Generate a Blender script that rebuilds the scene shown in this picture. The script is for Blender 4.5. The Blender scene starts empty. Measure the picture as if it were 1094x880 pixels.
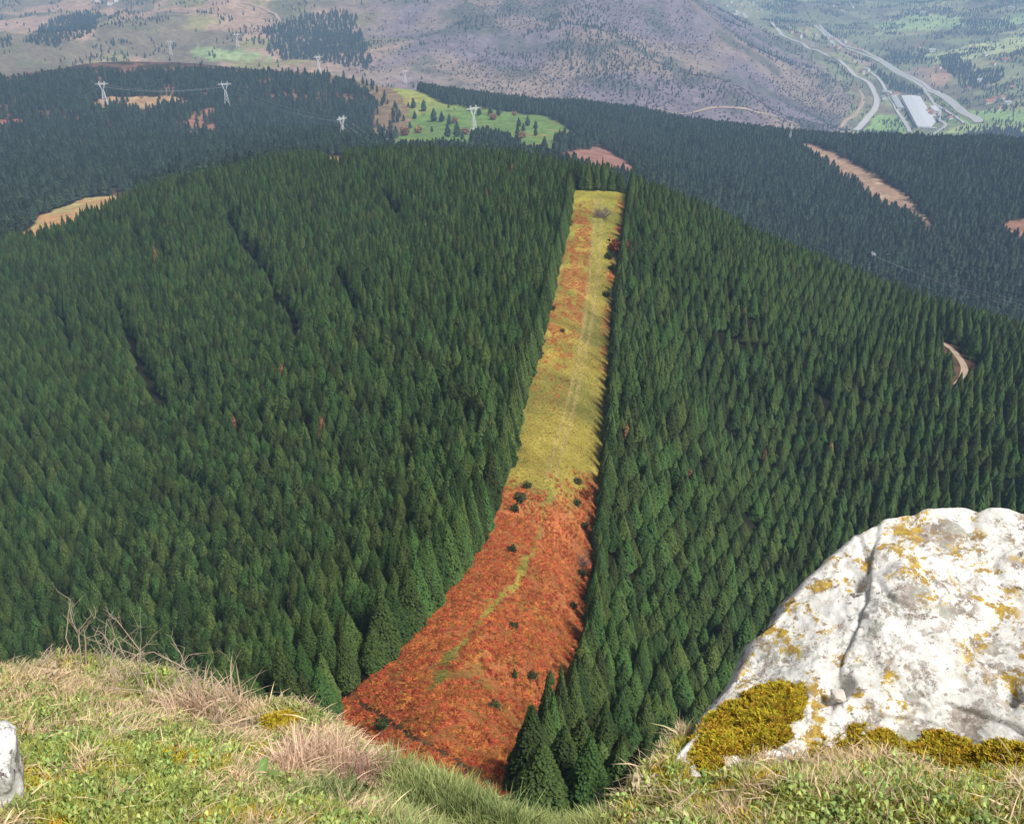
import bpy, bmesh, math, random
import numpy as np
from mathutils import Vector, Matrix

# ------------------------------------------------------------------ camera
SC = bpy.context.scene
COL = SC.collection
F, CX, CY = 1073.0, 547.0, 440.0            # focal length and centre, in photograph pixels
PITCH = math.radians(28.8)
SP, CP = math.sin(PITCH), math.cos(PITCH)
cam_d = bpy.data.cameras.new('camera')
cam = bpy.data.objects.new('camera', cam_d)
COL.objects.link(cam)
cam.rotation_euler = (math.radians(90) - PITCH, 0, 0)
cam_d.sensor_width = 36.0
cam_d.lens = 36.0 * F / 1094.0
cam_d.clip_start = 0.05
cam_d.clip_end = 30000
SC.camera = cam
SC.render.resolution_x, SC.render.resolution_y = 1024, 823

# ------------------------------------------------------------------ light
SUN_EL, SUN_AZ = math.radians(57), math.radians(126)     # high, from the right and a little behind (azimuth from +Y towards +X)
world = bpy.data.worlds.new('World')
SC.world = world
world.use_nodes = True
wn, wl = world.node_tree.nodes, world.node_tree.links
wn.clear()
sky = wn.new('ShaderNodeTexSky'); sky.sky_type = 'NISHITA'; sky.sun_disc = False
sky.sun_elevation = SUN_EL; sky.sun_rotation = SUN_AZ
sky.air_density = 1.0; sky.dust_density = 4.0; sky.ozone_density = 1.0
hs = wn.new('ShaderNodeHueSaturation'); hs.inputs['Saturation'].default_value = 0.42   # thin overcast
bgn = wn.new('ShaderNodeBackground'); bgn.inputs['Strength'].default_value = 0.05
wo = wn.new('ShaderNodeOutputWorld')
wl.new(sky.outputs[0], hs.inputs['Color']); wl.new(hs.outputs[0], bgn.inputs[0]); wl.new(bgn.outputs[0], wo.inputs[0])
sun_d = bpy.data.lights.new('sun', 'SUN')
sun_d.energy = 2.6; sun_d.angle = math.radians(14); sun_d.color = (1.0, 0.96, 0.89)
sun = bpy.data.objects.new('sun', sun_d); COL.objects.link(sun)
sd = Vector((math.sin(SUN_AZ) * math.cos(SUN_EL), math.cos(SUN_AZ) * math.cos(SUN_EL), math.sin(SUN_EL)))
sun.rotation_euler = (-sd).to_track_quat('-Z', 'Y').to_euler()
SC.view_settings.view_transform = 'Standard'
SC.view_settings.look = 'None'
SC.view_settings.gamma = 1.0
SC.view_settings.use_curve_mapping = False
SC.view_settings.exposure = 0.92
SC.cycles.max_bounces = 5
SC.cycles.diffuse_bounces = 3
SC.cycles.glossy_bounces = 2
SC.cycles.transmission_bounces = 2
SC.cycles.volume_bounces = 1
SC.cycles.use_denoising = True
SC.cycles.denoiser = 'OPENIMAGEDENOISE'
SC.cycles.denoising_input_passes = 'RGB_ALBEDO_NORMAL'
SC.cycles.denoising_prefilter = 'ACCURATE'
HAZE_DENSITY = 1.25e-4

R = np.random.RandomState(7)
random.seed(7)

# ------------------------------------------------------------------ maths helpers
def ray(px, py):
    a = (np.asarray(px, float) - CX) / F; b = (np.asarray(py, float) - CY) / F
    dx = a; dy = CP - b * SP; dz = -SP - b * CP
    h = np.hypot(dx, dy)
    return np.arctan2(dx, dy), -dz / h           # azimuth, tangent of the depression

def proj(x, y, z):
    d = y * CP - z * SP
    d = np.where(d < 1e-3, 1e-3, d)
    return CX + F * x / d, CY - F * (y * SP + z * CP) / d

def at(px, py, s):
    """point on the sight line of a photograph pixel at slant distance s"""
    a = (px - CX) / F; b = (py - CY) / F
    v = Vector((a, CP - b * SP, -SP - b * CP)).normalized()
    return v * s

def hash2(ix, iy, seed):
    with np.errstate(over='ignore'):
        n = (ix.astype(np.int64) * 374761393 + iy.astype(np.int64) * 668265263 + seed * 974634777) & 0x7fffffff
        n = ((n ^ (n >> 13)) * 1274126177) & 0x7fffffff
        n = n ^ (n >> 16)
    return (n & 0xffff) / 65535.0

def noise2(x, y, seed=0):
    x = np.asarray(x, float); y = np.asarray(y, float)
    ix = np.floor(x); iy = np.floor(y); fx = x - ix; fy = y - iy
    fx = fx * fx * (3 - 2 * fx); fy = fy * fy * (3 - 2 * fy)
    a = hash2(ix, iy, seed); b = hash2(ix + 1, iy, seed); c = hash2(ix, iy + 1, seed); d = hash2(ix + 1, iy + 1, seed)
    return (a * (1 - fx) + b * fx) * (1 - fy) + (c * (1 - fx) + d * fx) * fy

def fbm(x, y, seed=0, octv=4):
    s = 0; a = 0.5; t = 0
    for k in range(octv):
        s = s + a * noise2(np.asarray(x) * 2 ** k, np.asarray(y) * 2 ** k, seed + 17 * k); t += a; a *= 0.5
    return s / t                                  # 0..1, mean 0.5

def smooth(e0, e1, x):
    t = np.clip((x - e0) / (e1 - e0), 0, 1)
    return t * t * (3 - 2 * t)

def inpoly(px, py, poly):
    px = np.asarray(px); py = np.asarray(py)
    ins = np.zeros(px.shape, bool); n = len(poly)
    for i in range(n):
        x0, y0 = poly[i]; x1, y1 = poly[(i + 1) % n]
        if y0 == y1: continue
        c = ((y0 > py) != (y1 > py)) & (px < (x1 - x0) * (py - y0) / (y1 - y0) + x0)
        ins ^= c
    return ins

def polydist(px, py, line):
    d = np.full(np.shape(px), 1e9)
    for (x0, y0), (x1, y1) in zip(line[:-1], line[1:]):
        vx, vy = x1 - x0, y1 - y0
        t = np.clip(((px - x0) * vx + (py - y0) * vy) / (vx * vx + vy * vy + 1e-12), 0, 1)
        d = np.minimum(d, np.hypot(px - x0 - t * vx, py - y0 - t * vy))
    return d

class TPS:
    def __init__(s, X, v, reg=0.0):
        s.X = X; n = len(X)
        K = s.k(np.sum((X[:, None] - X[None]) ** 2, -1)) + reg * np.eye(n)
        P = np.c_[np.ones(n), X]
        A = np.block([[K, P], [P.T, np.zeros((3, 3))]])
        s.w = np.linalg.solve(A, np.r_[v, 0, 0, 0])
    @staticmethod
    def k(d2):
        return 0.5 * d2 * np.log(d2 + 1e-12)
    def __call__(s, x, y):
        x = np.asarray(x, float).ravel(); y = np.asarray(y, float).ravel(); out = np.empty(len(x))
        for i in range(0, len(x), 40000):
            q = np.c_[x[i:i + 40000], y[i:i + 40000]]
            d2 = (q[:, :1] - s.X[:, 0]) ** 2 + (q[:, 1:] - s.X[:, 1]) ** 2
            out[i:i + 40000] = s.k(d2) @ s.w[:-3] + s.w[-3] + q @ s.w[-2:]
        return out

# ------------------------------------------------------------------ terrain: heights from surveyed points (pixel, distance, height of canopy over ground)
S = []                                             # slant metres
for p in [(640,205,565),(628,260,492),(615,340,402),(600,450,302),(590,520,258),(570,600,214),(545,690,168),(490,760,140),(470,830,118)]:
    S.append(p + (0,))
for p in [(450,345,385),(400,440,335),(380,520,300),(300,400,395),(200,330,540),(100,300,660),(20,300,750),(20,440,520),(20,560,430),(20,680,350),
          (200,600,330),(300,600,275),(250,700,225),(380,600,225),(300,200,700),(160,215,760),(60,245,800),(200,440,440),(300,300,520),(450,240,560),(150,500,420),(0,370,620),
          (720,230,540),(800,300,500),(900,330,545),(1000,350,560),(1080,370,560),(760,420,430),(1050,440,460),(1050,520,420),(800,500,395),(700,400,360),
          (680,500,300),(650,600,245),(700,640,250),(800,600,320),(690,720,195),(640,800,150),(900,420,450),(960,600,360),(860,700,270),(780,760,200)]:
    S.append(p + (9,))
H_ = []                                            # horizontal metres
H_ += [(0,265,800,8),(300,166,770,10),(420,158,770,10),(520,162,690,10),(600,178,600,10),(640,196,580,4),(690,195,565,10),
       (760,226,560,10),(830,262,565,10),(900,288,575,10),(960,308,590,10),(1040,328,610,10),(1094,347,630,10)]
H_ += [(0,250,900,0),(25,248,860,0),(80,228,900,0),(135,213,930,0),(0,205,1080,12),(100,198,1080,12),(200,178,1130,12),(260,160,1150,12),
       (50,150,1500,12),(200,145,1480,12),(320,140,1480,12),(400,140,1400,12),(110,104,1950,3),(243,106,1950,3),(367,150,1650,3),(300,105,1950,12),
       (0,78,2150,14),(50,66,2300,14),(100,60,2350,14),(200,63,2350,14),(300,70,2300,14),(360,76,2250,14),(410,92,2150,8)]
H_ += [(0,110,2800,0),(150,95,2850,0),(300,95,2800,0),(410,118,2700,0)]           # hidden behind the pine hill
H_ += [(330,176,950,0),(420,182,950,0),(520,184,950,0),(600,205,850,0),(690,225,850,0)]   # hidden behind the main crest
H_ += [(440,150,1350,0),(500,153,1380,0),(560,160,1300,0),(615,158,1400,0),(640,170,1200,0),(665,182,1120,0),(590,170,1200,0),
       (450,110,1900,0),(520,122,1800,0),(600,135,1700,0),(420,95,2100,0),(480,96,2150,10),(560,108,2120,10),(650,112,2150,4),(690,125,1950,12),(640,145,1500,10)]
H_ += [(480,125,2700,0),(600,140,2700,0),(700,155,2600,0)]
H_ += [(760,300,850,0),(830,330,850,0),(900,350,850,0),(960,365,850,0),(1040,385,860,0),(1094,400,870,0)]
H_ += [(700,180,1180,12),(760,215,1150,12),(830,255,1120,12),(900,280,1100,12),(1000,310,1060,12),(1094,335,1020,12),(900,220,1380,12),(1000,230,1330,12),(1094,240,1280,12),
       (740,170,1400,12),(850,180,1560,12),(950,180,1560,12),(680,122,1950,12),(760,131,1960,12),(840,140,1900,6),(960,146,1820,12),(1030,148,1780,12),(1094,150,1750,12)]
H_ += [(760,170,2500,0),(860,180,2500,0),(960,192,2500,0),(1094,200,2400,0)]
H_ += [(700,118,2850,0),(700,60,3350,0),(700,0,3950,0),(640,-60,4550,0),(560,-110,5000,0),(800,118,3050,0),(860,128,3250,0),(780,60,3700,0),
       (400,78,3000,0),(400,0,3950,0),(400,-60,4500,0),(550,95,2950,0),(550,40,3400,0),(550,0,3850,0),(250,55,3150,0),(250,0,4050,0),(250,-50,4700,0),
       (150,50,3300,0),(150,0,4500,0),(0,70,3100,0),(0,30,4100,0),(0,0,5000,0),(60,0,5000,0),(150,-40,5600,0),(0,-40,6200,0)]
H_ += [(730,0,4500,0),(820,50,4200,0),(880,100,3850,0),(780,0,6500,0),(850,30,5900,0),(900,60,5050,0),(935,100,4200,0),(915,138,3620,0),(960,138,3580,0),(1000,120,3880,0),
       (960,80,4600,0),(960,40,5600,0),(950,0,7200,0),(1030,135,3600,0),(1094,130,3600,0),(1094,100,4050,0),(1030,90,4350,0),(1094,55,4900,0),(1030,50,5300,0),(1094,0,6600,0),
       (780,-40,8500,0),(1094,-40,8500,0),(950,-40,9000,0)]
ctl = []
for px, py, s, h in S:
    a, t = ray(px, py); r = s / math.sqrt(1 + t * t)
    ctl.append((float(a), math.log(r), float(t) + h / r))
for px, py, r, h in H_:
    a, t = ray(px, py)
    ctl.append((float(a), math.log(r), float(t) + h / r))
for a in (-.8, -.45, -.15, .15, .45, .8):          # the crag below the ledge
    for r, t in ((12, 1.75), (25, 1.5), (45, 1.30), (60, 1.22)):
        ctl.append((a, math.log(r), t - .25 * max(0, abs(a) - .2) * (r > 30)))
for a, sl in ((-.45, 0), (-.2, 0), (.45, 0)):
    ctl.append((a, math.log(100), 1.06))
edge = [c for c in ctl if c[1] > 5.0]
for a, lr, t in edge:                              # carry the borders on outside the frame
    if a < -.40: ctl.append((a - .32, lr + .02, t * 1.02))
    if a > .40: ctl.append((a + .32, lr + .02, t * 1.02))
ctl = np.array(ctl)
_, _ii = np.unique(np.round(ctl[:, :2], 2), axis=0, return_index=True)
ctl = ctl[np.sort(_ii)]
TT = TPS(ctl[:, :2], ctl[:, 2], 2e-4)

def tan_dep(a, lr):
    sh = np.shape(a)
    a = np.ravel(a); lr = np.ravel(lr)
    t = TT(a, lr)
    r = np.exp(lr)
    far = smooth(650, 1100, r)
    vf = smooth(2400, 3000, r)
    x, y = r * np.sin(a), r * np.cos(a)
    bump = (fbm(x / 160, y / 160, 3, 4) - .5) * 16 * far + ((fbm(x / 520, y / 520, 5, 5) - .5) * 105 - np.abs(fbm(x / 900, y / 900, 6, 4) - .5) * 230 + 18) * vf * (1 - .8 * smooth(.28, .33, a) * (r > 3300))
    bump += (fbm(x / 30, y / 30, 9, 3) - .5) * 2.6 * smooth(40, 120, r)
    return (t - bump / r).reshape(sh)

def ground(x, y):
    r = np.hypot(x, y)
    return -tan_dep(np.arctan2(x, y), np.log(r)) * r

def hit(px, py, rmin=60.0, rmax=9500.0):
    """where the sight line of a photograph pixel meets the terrain beyond rmin"""
    a, t = ray(px, py)
    lr = np.linspace(math.log(rmin), math.log(rmax), 900)
    tt = tan_dep(np.full(900, float(a)), lr)
    k = np.nonzero(tt <= float(t))[0]
    i = k[0] if len(k) else 899
    r = math.exp(lr[i])
    return Vector((r * math.sin(a), r * math.cos(a), -float(tt[i]) * r))
# ------------------------------------------------------------------ object helpers
def tag(o, label=None, cat=None, group=None, kind=None):
    if label: o['label'] = label
    if cat: o['category'] = cat
    if group: o['group'] = group
    if kind: o['kind'] = kind
    return o

def link(name, me, mat=None, parent=None, loc=None):
    o = bpy.data.objects.new(name, me); COL.objects.link(o)
    if mat and not me.materials: me.materials.append(mat)
    if parent: o.parent = parent
    if loc is not None: o.location = loc
    return o

def empty(name, loc, rz=0.0, sc=1.0):
    o = bpy.data.objects.new(name, None); COL.objects.link(o)
    o.location = loc; o.rotation_euler = (0, 0, rz); o.scale = (sc, sc, sc)
    o.empty_display_size = 0.2
    return o

def mesh_np(name, V, Fc, smooth_=False, cols=None, attr='col'):
    """mesh from arrays; Fc an (n,3) or (n,4) array, cols per-vertex RGB"""
    V = np.asarray(V, np.float32); Fc = np.asarray(Fc, np.int32)
    me = bpy.data.meshes.new(name)
    n, k = Fc.shape
    me.vertices.add(len(V)); me.vertices.foreach_set('co', V.ravel())
    me.loops.add(n * k); me.loops.foreach_set('vertex_index', Fc.ravel())
    me.polygons.add(n)
    me.polygons.foreach_set('loop_start', np.arange(0, n * k, k, dtype=np.int32))
    me.polygons.foreach_set('loop_total', np.full(n, k, np.int32))
    if smooth_: me.polygons.foreach_set('use_smooth', np.ones(n, bool))
    me.update(calc_edges=True)
    if cols is not None:
        c = me.color_attributes.new(attr, 'FLOAT_COLOR', 'POINT')
        c.data.foreach_set('color', np.c_[np.asarray(cols, np.float32), np.ones(len(V), np.float32)].ravel())
    return me

def mat(name, rough=0.9, spec=0.2):
    m = bpy.data.materials.new(name); m.use_nodes = True
    b = m.node_tree.nodes['Principled BSDF']
    b.inputs['Roughness'].default_value = rough
    b.inputs['Specular IOR Level'].default_value = spec
    return m, m.node_tree.nodes, m.node_tree.links, b

def flat_mat(name, c, rough=0.8, spec=0.3, var=0.25, scale=3.0):
    m, n, l, b = mat(name, rough, spec)
    t = n.new('ShaderNodeTexNoise'); t.inputs['Scale'].default_value = scale; t.inputs['Detail'].default_value = 4
    tc = n.new('ShaderNodeTexCoord'); l.new(tc.outputs['Object'], t.inputs['Vector'])
    r = n.new('ShaderNodeMapRange'); r.inputs[3].default_value = 1 - var; r.inputs[4].default_value = 1 + var
    l.new(t.outputs[0], r.inputs[0])
    mx = n.new('ShaderNodeMix'); mx.data_type = 'RGBA'; mx.blend_type = 'MULTIPLY'; mx.inputs[0].default_value = 1
    mx.inputs[6].default_value = (*c, 1); l.new(r.outputs[0], mx.inputs[7])
    l.new(mx.outputs[2], b.inputs['Base Color'])
    return m

def leaf_mat(name, c, var=0.30, hue=0.02, transl=0.12, rough=0.7, spec=0.15):
    """foliage: per-vertex tint of the mesh times a colour that varies from plant to plant"""
    m, n, l, b = mat(name, rough, spec)
    oi = n.new('ShaderNodeObjectInfo')
    at_ = n.new('ShaderNodeAttribute'); at_.attribute_name = 'col'
    mul = n.new('ShaderNodeMix'); mul.data_type = 'RGBA'; mul.blend_type = 'MULTIPLY'; mul.inputs[0].default_value = 1
    mul.inputs[6].default_value = (*c, 1); l.new(at_.outputs['Color'], mul.inputs[7])
    hs = n.new('ShaderNodeHueSaturation')
    r1 = n.new('ShaderNodeMapRange'); r1.inputs[3].default_value = 1 - var; r1.inputs[4].default_value = 1 + var
    l.new(oi.outputs['Random'], r1.inputs[0]); l.new(r1.outputs[0], hs.inputs['Value'])
    mm = n.new('ShaderNodeMath'); mm.operation = 'MULTIPLY'; mm.inputs[1].default_value = 7.31; l.new(oi.outputs['Random'], mm.inputs[0])
    fr = n.new('ShaderNodeMath'); fr.operation = 'FRACT'; l.new(mm.outputs[0], fr.inputs[0])
    r2 = n.new('ShaderNodeMapRange'); r2.inputs[3].default_value = 0.5 - hue; r2.inputs[4].default_value = 0.5 + hue
    l.new(fr.outputs[0], r2.inputs[0]); l.new(r2.outputs[0], hs.inputs['Hue'])
    l.new(mul.outputs[2], hs.inputs['Color'])
    l.new(hs.outputs[0], b.inputs['Base Color'])
    if transl:
        tr = n.new('ShaderNodeBsdfTranslucent'); l.new(hs.outputs[0], tr.inputs['Color'])
        ms = n.new('ShaderNodeMixShader'); ms.inputs[0].default_value = transl
        l.new(b.outputs[0], ms.inputs[1]); l.new(tr.outputs[0], ms.inputs[2])
        l.new(ms.outputs[0], n['Material Output'].inputs[0])
    return m

def scatter(name, pts, rot, scl, idx, sources, label=None, cat=None, parent=None, tilt=None):
    """one stuff object: the source shapes set out over the points by geometry nodes"""
    n = len(pts)
    me = bpy.data.meshes.new(name)
    me.vertices.add(n); me.vertices.foreach_set('co', np.asarray(pts, np.float32).ravel())
    a = me.attributes.new('rot', 'FLOAT_VECTOR', 'POINT')
    rv = np.zeros((n, 3), np.float32); rv[:, 2] = rot
    if tilt is not None: rv[:, :2] = tilt
    a.data.foreach_set('vector', rv.ravel())
    a = me.attributes.new('scl', 'FLOAT_VECTOR', 'POINT')
    scl = np.asarray(scl, np.float32)
    if scl.ndim == 1: scl = np.repeat(scl[:, None], 3, 1)
    a.data.foreach_set('vector', np.ascontiguousarray(scl, np.float32).ravel())
    a = me.attributes.new('idx', 'INT', 'POINT'); a.data.foreach_set('value', np.asarray(idx, np.int32))
    me.update()
    o = link(name, me)
    ng = bpy.data.node_groups.new('scatter_' + name, 'GeometryNodeTree')
    ng.interface.new_socket('Geometry', in_out='INPUT', socket_type='NodeSocketGeometry')
    ng.interface.new_socket('Geometry', in_out='OUTPUT', socket_type='NodeSocketGeometry')
    N, L = ng.nodes, ng.links
    gi = N.new('NodeGroupInput'); go = N.new('NodeGroupOutput')
    ip = N.new('GeometryNodeInstanceOnPoints'); ip.inputs['Pick Instance'].default_value = True
    jo = N.new('GeometryNodeJoinGeometry')
    for s in sources:
        ob = N.new('GeometryNodeObjectInfo'); ob.transform_space = 'ORIGINAL'
        ob.inputs['Object'].default_value = s; ob.inputs['As Instance'].default_value = True
        L.new(ob.outputs['Geometry'], jo.inputs[0])
    def attr(nm, ty):
        q = N.new('GeometryNodeInputNamedAttribute'); q.data_type = ty; q.inputs['Name'].default_value = nm
        return q.outputs['Attribute']
    L.new(gi.outputs[0], ip.inputs['Points']); L.new(jo.outputs[0], ip.inputs['Instance'])
    L.new(attr('idx', 'INT'), ip.inputs['Instance Index'])
    L.new(attr('rot', 'FLOAT_VECTOR'), ip.inputs['Rotation'])
    L.new(attr('scl', 'FLOAT_VECTOR'), ip.inputs['Scale'])
    L.new(ip.outputs[0], go.inputs[0])
    md = o.modifiers.new('scatter', 'NODES'); md.node_group = ng
    if parent: o.parent = parent
    return tag(o, label, cat, kind='stuff')

def crown_mesh(name, h, rad, n, seed, spray=0.55, base=0.04, power=0.8, droop=0.25, dark=0.45, core=0.72, lobes=0.12, tipc=(1.25, 1.3, 0.95)):
    """a conifer crown: drooping sprays of foliage on all sides of a slim inner body, uneven in outline"""
    rs = np.random.RandomState(seed)
    V, T, C = [], [], []
    ph = rs.uniform(0, 6.28, 6)
    def prof(u, az):
        w = rad * (1 - u) ** power * (0.55 + 0.45 * min(1, (u - base + .02) / .14)) if u < 1 else 0
        return w * (1 + lobes * (math.sin(3 * az + ph[0] + 9 * u) + math.sin(5 * az + ph[1] - 14 * u)) * .6 + lobes * math.sin(23 * u + ph[2]) * .5)
    # inner body, coloured darker in place of the shade inside the crown
    m = 7
    lv = [base + .01, .18, .4, .62, .82, .96]
    for u in lv:
        for j in range(m):
            a = j / m * 6.283 + u * 3
            w = prof(u, a) * core * rs.uniform(.8, 1.1)
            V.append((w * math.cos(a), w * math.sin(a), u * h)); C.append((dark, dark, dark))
    for i in range(len(lv) - 1):
        for j in range(m):
            a, b = i * m + j, i * m + (j + 1) % m
            T += [(a, b, b + m), (a, b + m, a + m)]
    # sprays
    us = 1 - np.sqrt(rs.uniform(0.0, 1, n)) * (1 - base)
    us = np.sort(us)
    for k in range(n):
        u = us[k]; a = k * 2.39996 + rs.uniform(-.4, .4)
        w = prof(u, a) * rs.uniform(.86, 1.10)
        sp = spray * rs.uniform(.7, 1.25) * (0.55 + 0.45 * (1 - u))
        ca, sa = math.cos(a), math.sin(a)
        i0 = max(w - sp * 1.1, w * .3); wd = sp * rs.uniform(.38, .6)
        z0 = u * h + sp * .25; z1 = u * h + sp * rs.uniform(-.1, .2); z2 = u * h - sp * droop * rs.uniform(.4, 1.6)
        tw = rs.uniform(-.5, .5) * wd
        b = len(V)
        mid = (i0 + w) * .5
        V += [(i0 * ca, i0 * sa, z0),
              (mid * ca - wd * sa, mid * sa + wd * ca, z1 + tw - .12 * sp), (mid * ca + wd * sa, mid * sa - wd * ca, z1 - tw - .12 * sp),
              (mid * ca * 1.02, mid * sa * 1.02, z1 + .12 * sp), (w * ca, w * sa, z2)]
        q = rs.uniform(.7, 1.25)
        ci = (dark * q, dark * q, dark * q); co = (.95 * q, .95 * q, .95 * q); ct = tuple(c * q for c in tipc)  # inner ends of sprays painted darker, mimicking shade toward the crown's centre
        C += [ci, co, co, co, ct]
        T += [(b, b + 3, b + 1), (b, b + 2, b + 3), (b + 1, b + 3, b + 4), (b + 3, b + 2, b + 4)]
    # leader
    b = len(V)
    V += [(.09, 0, h * .93), (-.05, .08, h * .93), (-.05, -.08, h * .93), (rs.uniform(-.08, .08), rs.uniform(-.08, .08), h * 1.03)]
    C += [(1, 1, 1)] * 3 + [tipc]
    T += [(b, b + 1, b + 3), (b + 1, b + 2, b + 3), (b + 2, b, b + 3)]
    return mesh_np(name, V, np.array(T), cols=C)

def trunk_mesh(name, h, r0, seed, limbs=10, limb_len=1.1):
    """tapered trunk with limbs"""
    rs = np.random.RandomState(seed)
    V, T = [], []
    def tube(pts, rads, m):
        b = len(V)
        for i, (p, r) in enumerate(zip(pts, rads)):
            d = (Vector(pts[min(i + 1, len(pts) - 1)]) - Vector(pts[max(i - 1, 0)])).normalized()
            x = d.orthogonal().normalized(); y = d.cross(x)
            for j in range(m):
                q = Vector(p) + (x * math.cos(6.283 * j / m) + y * math.sin(6.283 * j / m)) * r
                V.append(tuple(q))
        for i in range(len(pts) - 1):
            for j in range(m):
                a, c = b + i * m + j, b + i * m + (j + 1) % m
                T.append((a, c, c + m, a + m))
    k = 6
    tube([(rs.uniform(-.004, .004) * h * i, rs.uniform(-.004, .004) * h * i, h * i / k) for i in range(k + 1)], [r0 * (1.25 if i == 0 else 1 - .93 * i / k) for i in range(k + 1)], 7)
    for i in range(limbs):
        u = .12 + .75 * i / limbs; a = i * 2.4
        L = limb_len * (1 - u) + .15
        tube([(0, 0, u * h), (L * .5 * math.cos(a), L * .5 * math.sin(a), u * h + .15), (L * math.cos(a), L * math.sin(a), u * h + .05)], [r0 * .28 * (1.1 - u), r0 * .2 * (1.1 - u), .015], 4)
    return mesh_np(name, V, np.array(T), smooth_=True)

# ------------------------------------------------------------------ land cover zones, as outlines surveyed in the photograph (pixel) and the range they lie in
STRIP_L = [(612,203),(606,250),(590,320),(575,385),(560,430),(549,490),(535,530),(522,570),(500,605),(465,650),(430,690),(400,718),(365,750),(330,800),(300,900)]
STRIP_R = [(673,205),(664,260),(657,320),(653,380),(648,440),(643,500),(637,560),(633,620),(627,680),(608,750),(580,800),(545,850),(520,900)]
STRIP = STRIP_L + STRIP_R[::-1]
CLEAR_L = [(16,256),(45,230),(90,212),(150,206),(142,220),(90,240),(40,262)]
CLEAR_S = [(338,172),(352,167),(368,170),(372,181),(352,184)]
MEADOW = [(400,92),(430,90),(452,100),(500,112),(530,118),(585,125),(600,133),(624,150),(617,160),(590,168),(560,170),(480,162),(415,162),(432,140),(436,122)]
MEADOW_WOODS = [[(503,150),(520,145),(556,157),(556,165),(503,162)], [(593,151),(622,148),(630,160),(593,165)], [(452,98),(500,110),(500,116),(470,110)]]
CLEARCUT = [(572,166),(600,160),(640,155),(680,180),(672,192),(640,190),(600,178)]
CUT_PINK2 = [(90,116),(112,104),(190,103),(202,108),(160,116),(120,118)]
CUT_PINK3 = [(-20,137),(-20,128),(22,128),(28,133),(10,138)]
CUT_PINK4 = [(178,150),(190,135),(218,113),(232,118),(226,135),(240,150),(270,140),(280,155),(230,158)]
SWATH = [(846,152),(868,154),(900,168),(935,187),(972,212),(1000,247),(990,252),(968,232),(930,212),(893,186),(862,166)]
CUT_R = [(1068,242),(1085,234),(1110,232),(1110,252),(1085,256)]
YOUNG = [(640,135),(690,132),(728,155),(705,172),(660,165)]
ROAD_R = [(997,362),(1012,365),(1031,376),(1045,393),(1042,414),(1014,421),(1011,400),(1004,382)]
MOOR_STRIP = [(606,103),(640,104),(700,115),(692,121),(640,116),(600,109)]
RUST_M = [(330,66),(395,72),(420,92),(440,120),(430,145),(415,160),(395,150),(405,110),(380,92),(335,78)]
GAPS = [[(130,342),(150,398),(182,446)], [(244,232),(259,266),(285,300),(322,362)], [(410,215),(430,240)], [(735,480),(800,464),(870,442),(945,412),(1003,398)], [(60,330),(75,365),(82,395)], [(360,300),(385,345)], [(170,262),(182,292)]]
GAP_W = [2.5, 2.2, 2.2, 1.7, 1.8, 1.8, 1.8]

def zone_table(px, py, r):
    """dict of 0/1 masks"""
    wob = 1.0
    z = {}
    z['strip'] = inpoly(px, py, STRIP) & (r < 562) & (r > 50)
    near = (r > 700) & (r < 2600)
    for k, p in (('clear_l', CLEAR_L), ('clear_s', CLEAR_S), ('meadow', MEADOW), ('clearcut', CLEARCUT), ('pink2', CUT_PINK2), ('pink3', CUT_PINK3), ('pink4', CUT_PINK4),
                 ('swath', SWATH), ('cut_r', CUT_R), ('young', YOUNG), ('moor', MOOR_STRIP), ('rust', RUST_M)):
        z[k] = inpoly(px, py, p) & near
    z['road_r'] = inpoly(px, py, ROAD_R) & (r < 800)
    return z

def mixc(c, m, col):
    m = np.asarray(m, float)[:, None]
    return c * (1 - m) + np.asarray(col, float) * m

# the strip's own cover, shared by the soil colour and the plants on it
def strip_red(px, py, x, y):
    n = fbm(x / 9, y / 9, 21, 4)
    base = smooth(498, 556, py + (n - .5) * 70 + (fbm(x / 2.5, y / 2.5, 25, 3) - .5) * 40)                       # the lower half is bracken
    tr = polydist(px, py, [(641,205),(638,240),(634,280),(630,320),(622,370),(612,420)])
    mid_l = smooth(3, 9, np.abs(px - np.interp(py, [205,260,320,380,440], [640,637,632,622,610]))) * (px < np.interp(py, [205,440], [641,610]))
    up = mid_l * smooth(470, 300, py) * smooth(208, 226, py) * smooth(.36, .60, fbm(x / 2.6, y / 5.5, 23, 4))
    edge_r = smooth(18, 4, np.interp(py, [s[1] for s in STRIP_R], [s[0] for s in STRIP_R]) - px) * smooth(.46, .64, fbm(x / 2.6, y / 5.5, 24, 4)) * smooth(470, 330, py)
    path = polydist(px + (fbm(x / 4, y / 4, 78, 3) - .5) * 14, py, [(590,505),(583,540),(578,572),(562,598),(548,625),(515,662),(485,695),(460,735)])
    pw = 1.6 + (py - 500) * .012
    keep = smooth(pw * .4, pw * 2.2, path + (n - .45) * 9) 
    bare = smooth(.56, .74, fbm(x / 5, y / 5, 77, 4))
    return np.clip(np.maximum(np.maximum(base * keep, up * .62), edge_r) * (1 - .45 * bare), 0, 1)

NA, NR = 660, 760
ga = np.linspace(-.74, .74, NA); gl = np.linspace(math.log(14), math.log(9600), NR)
GA, GL = np.meshgrid(ga, gl)
GT = tan_dep(GA, GL)
GR = np.exp(GL)
GX, GY, GZ = GR * np.sin(GA), GR * np.cos(GA), -GT * GR
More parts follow.
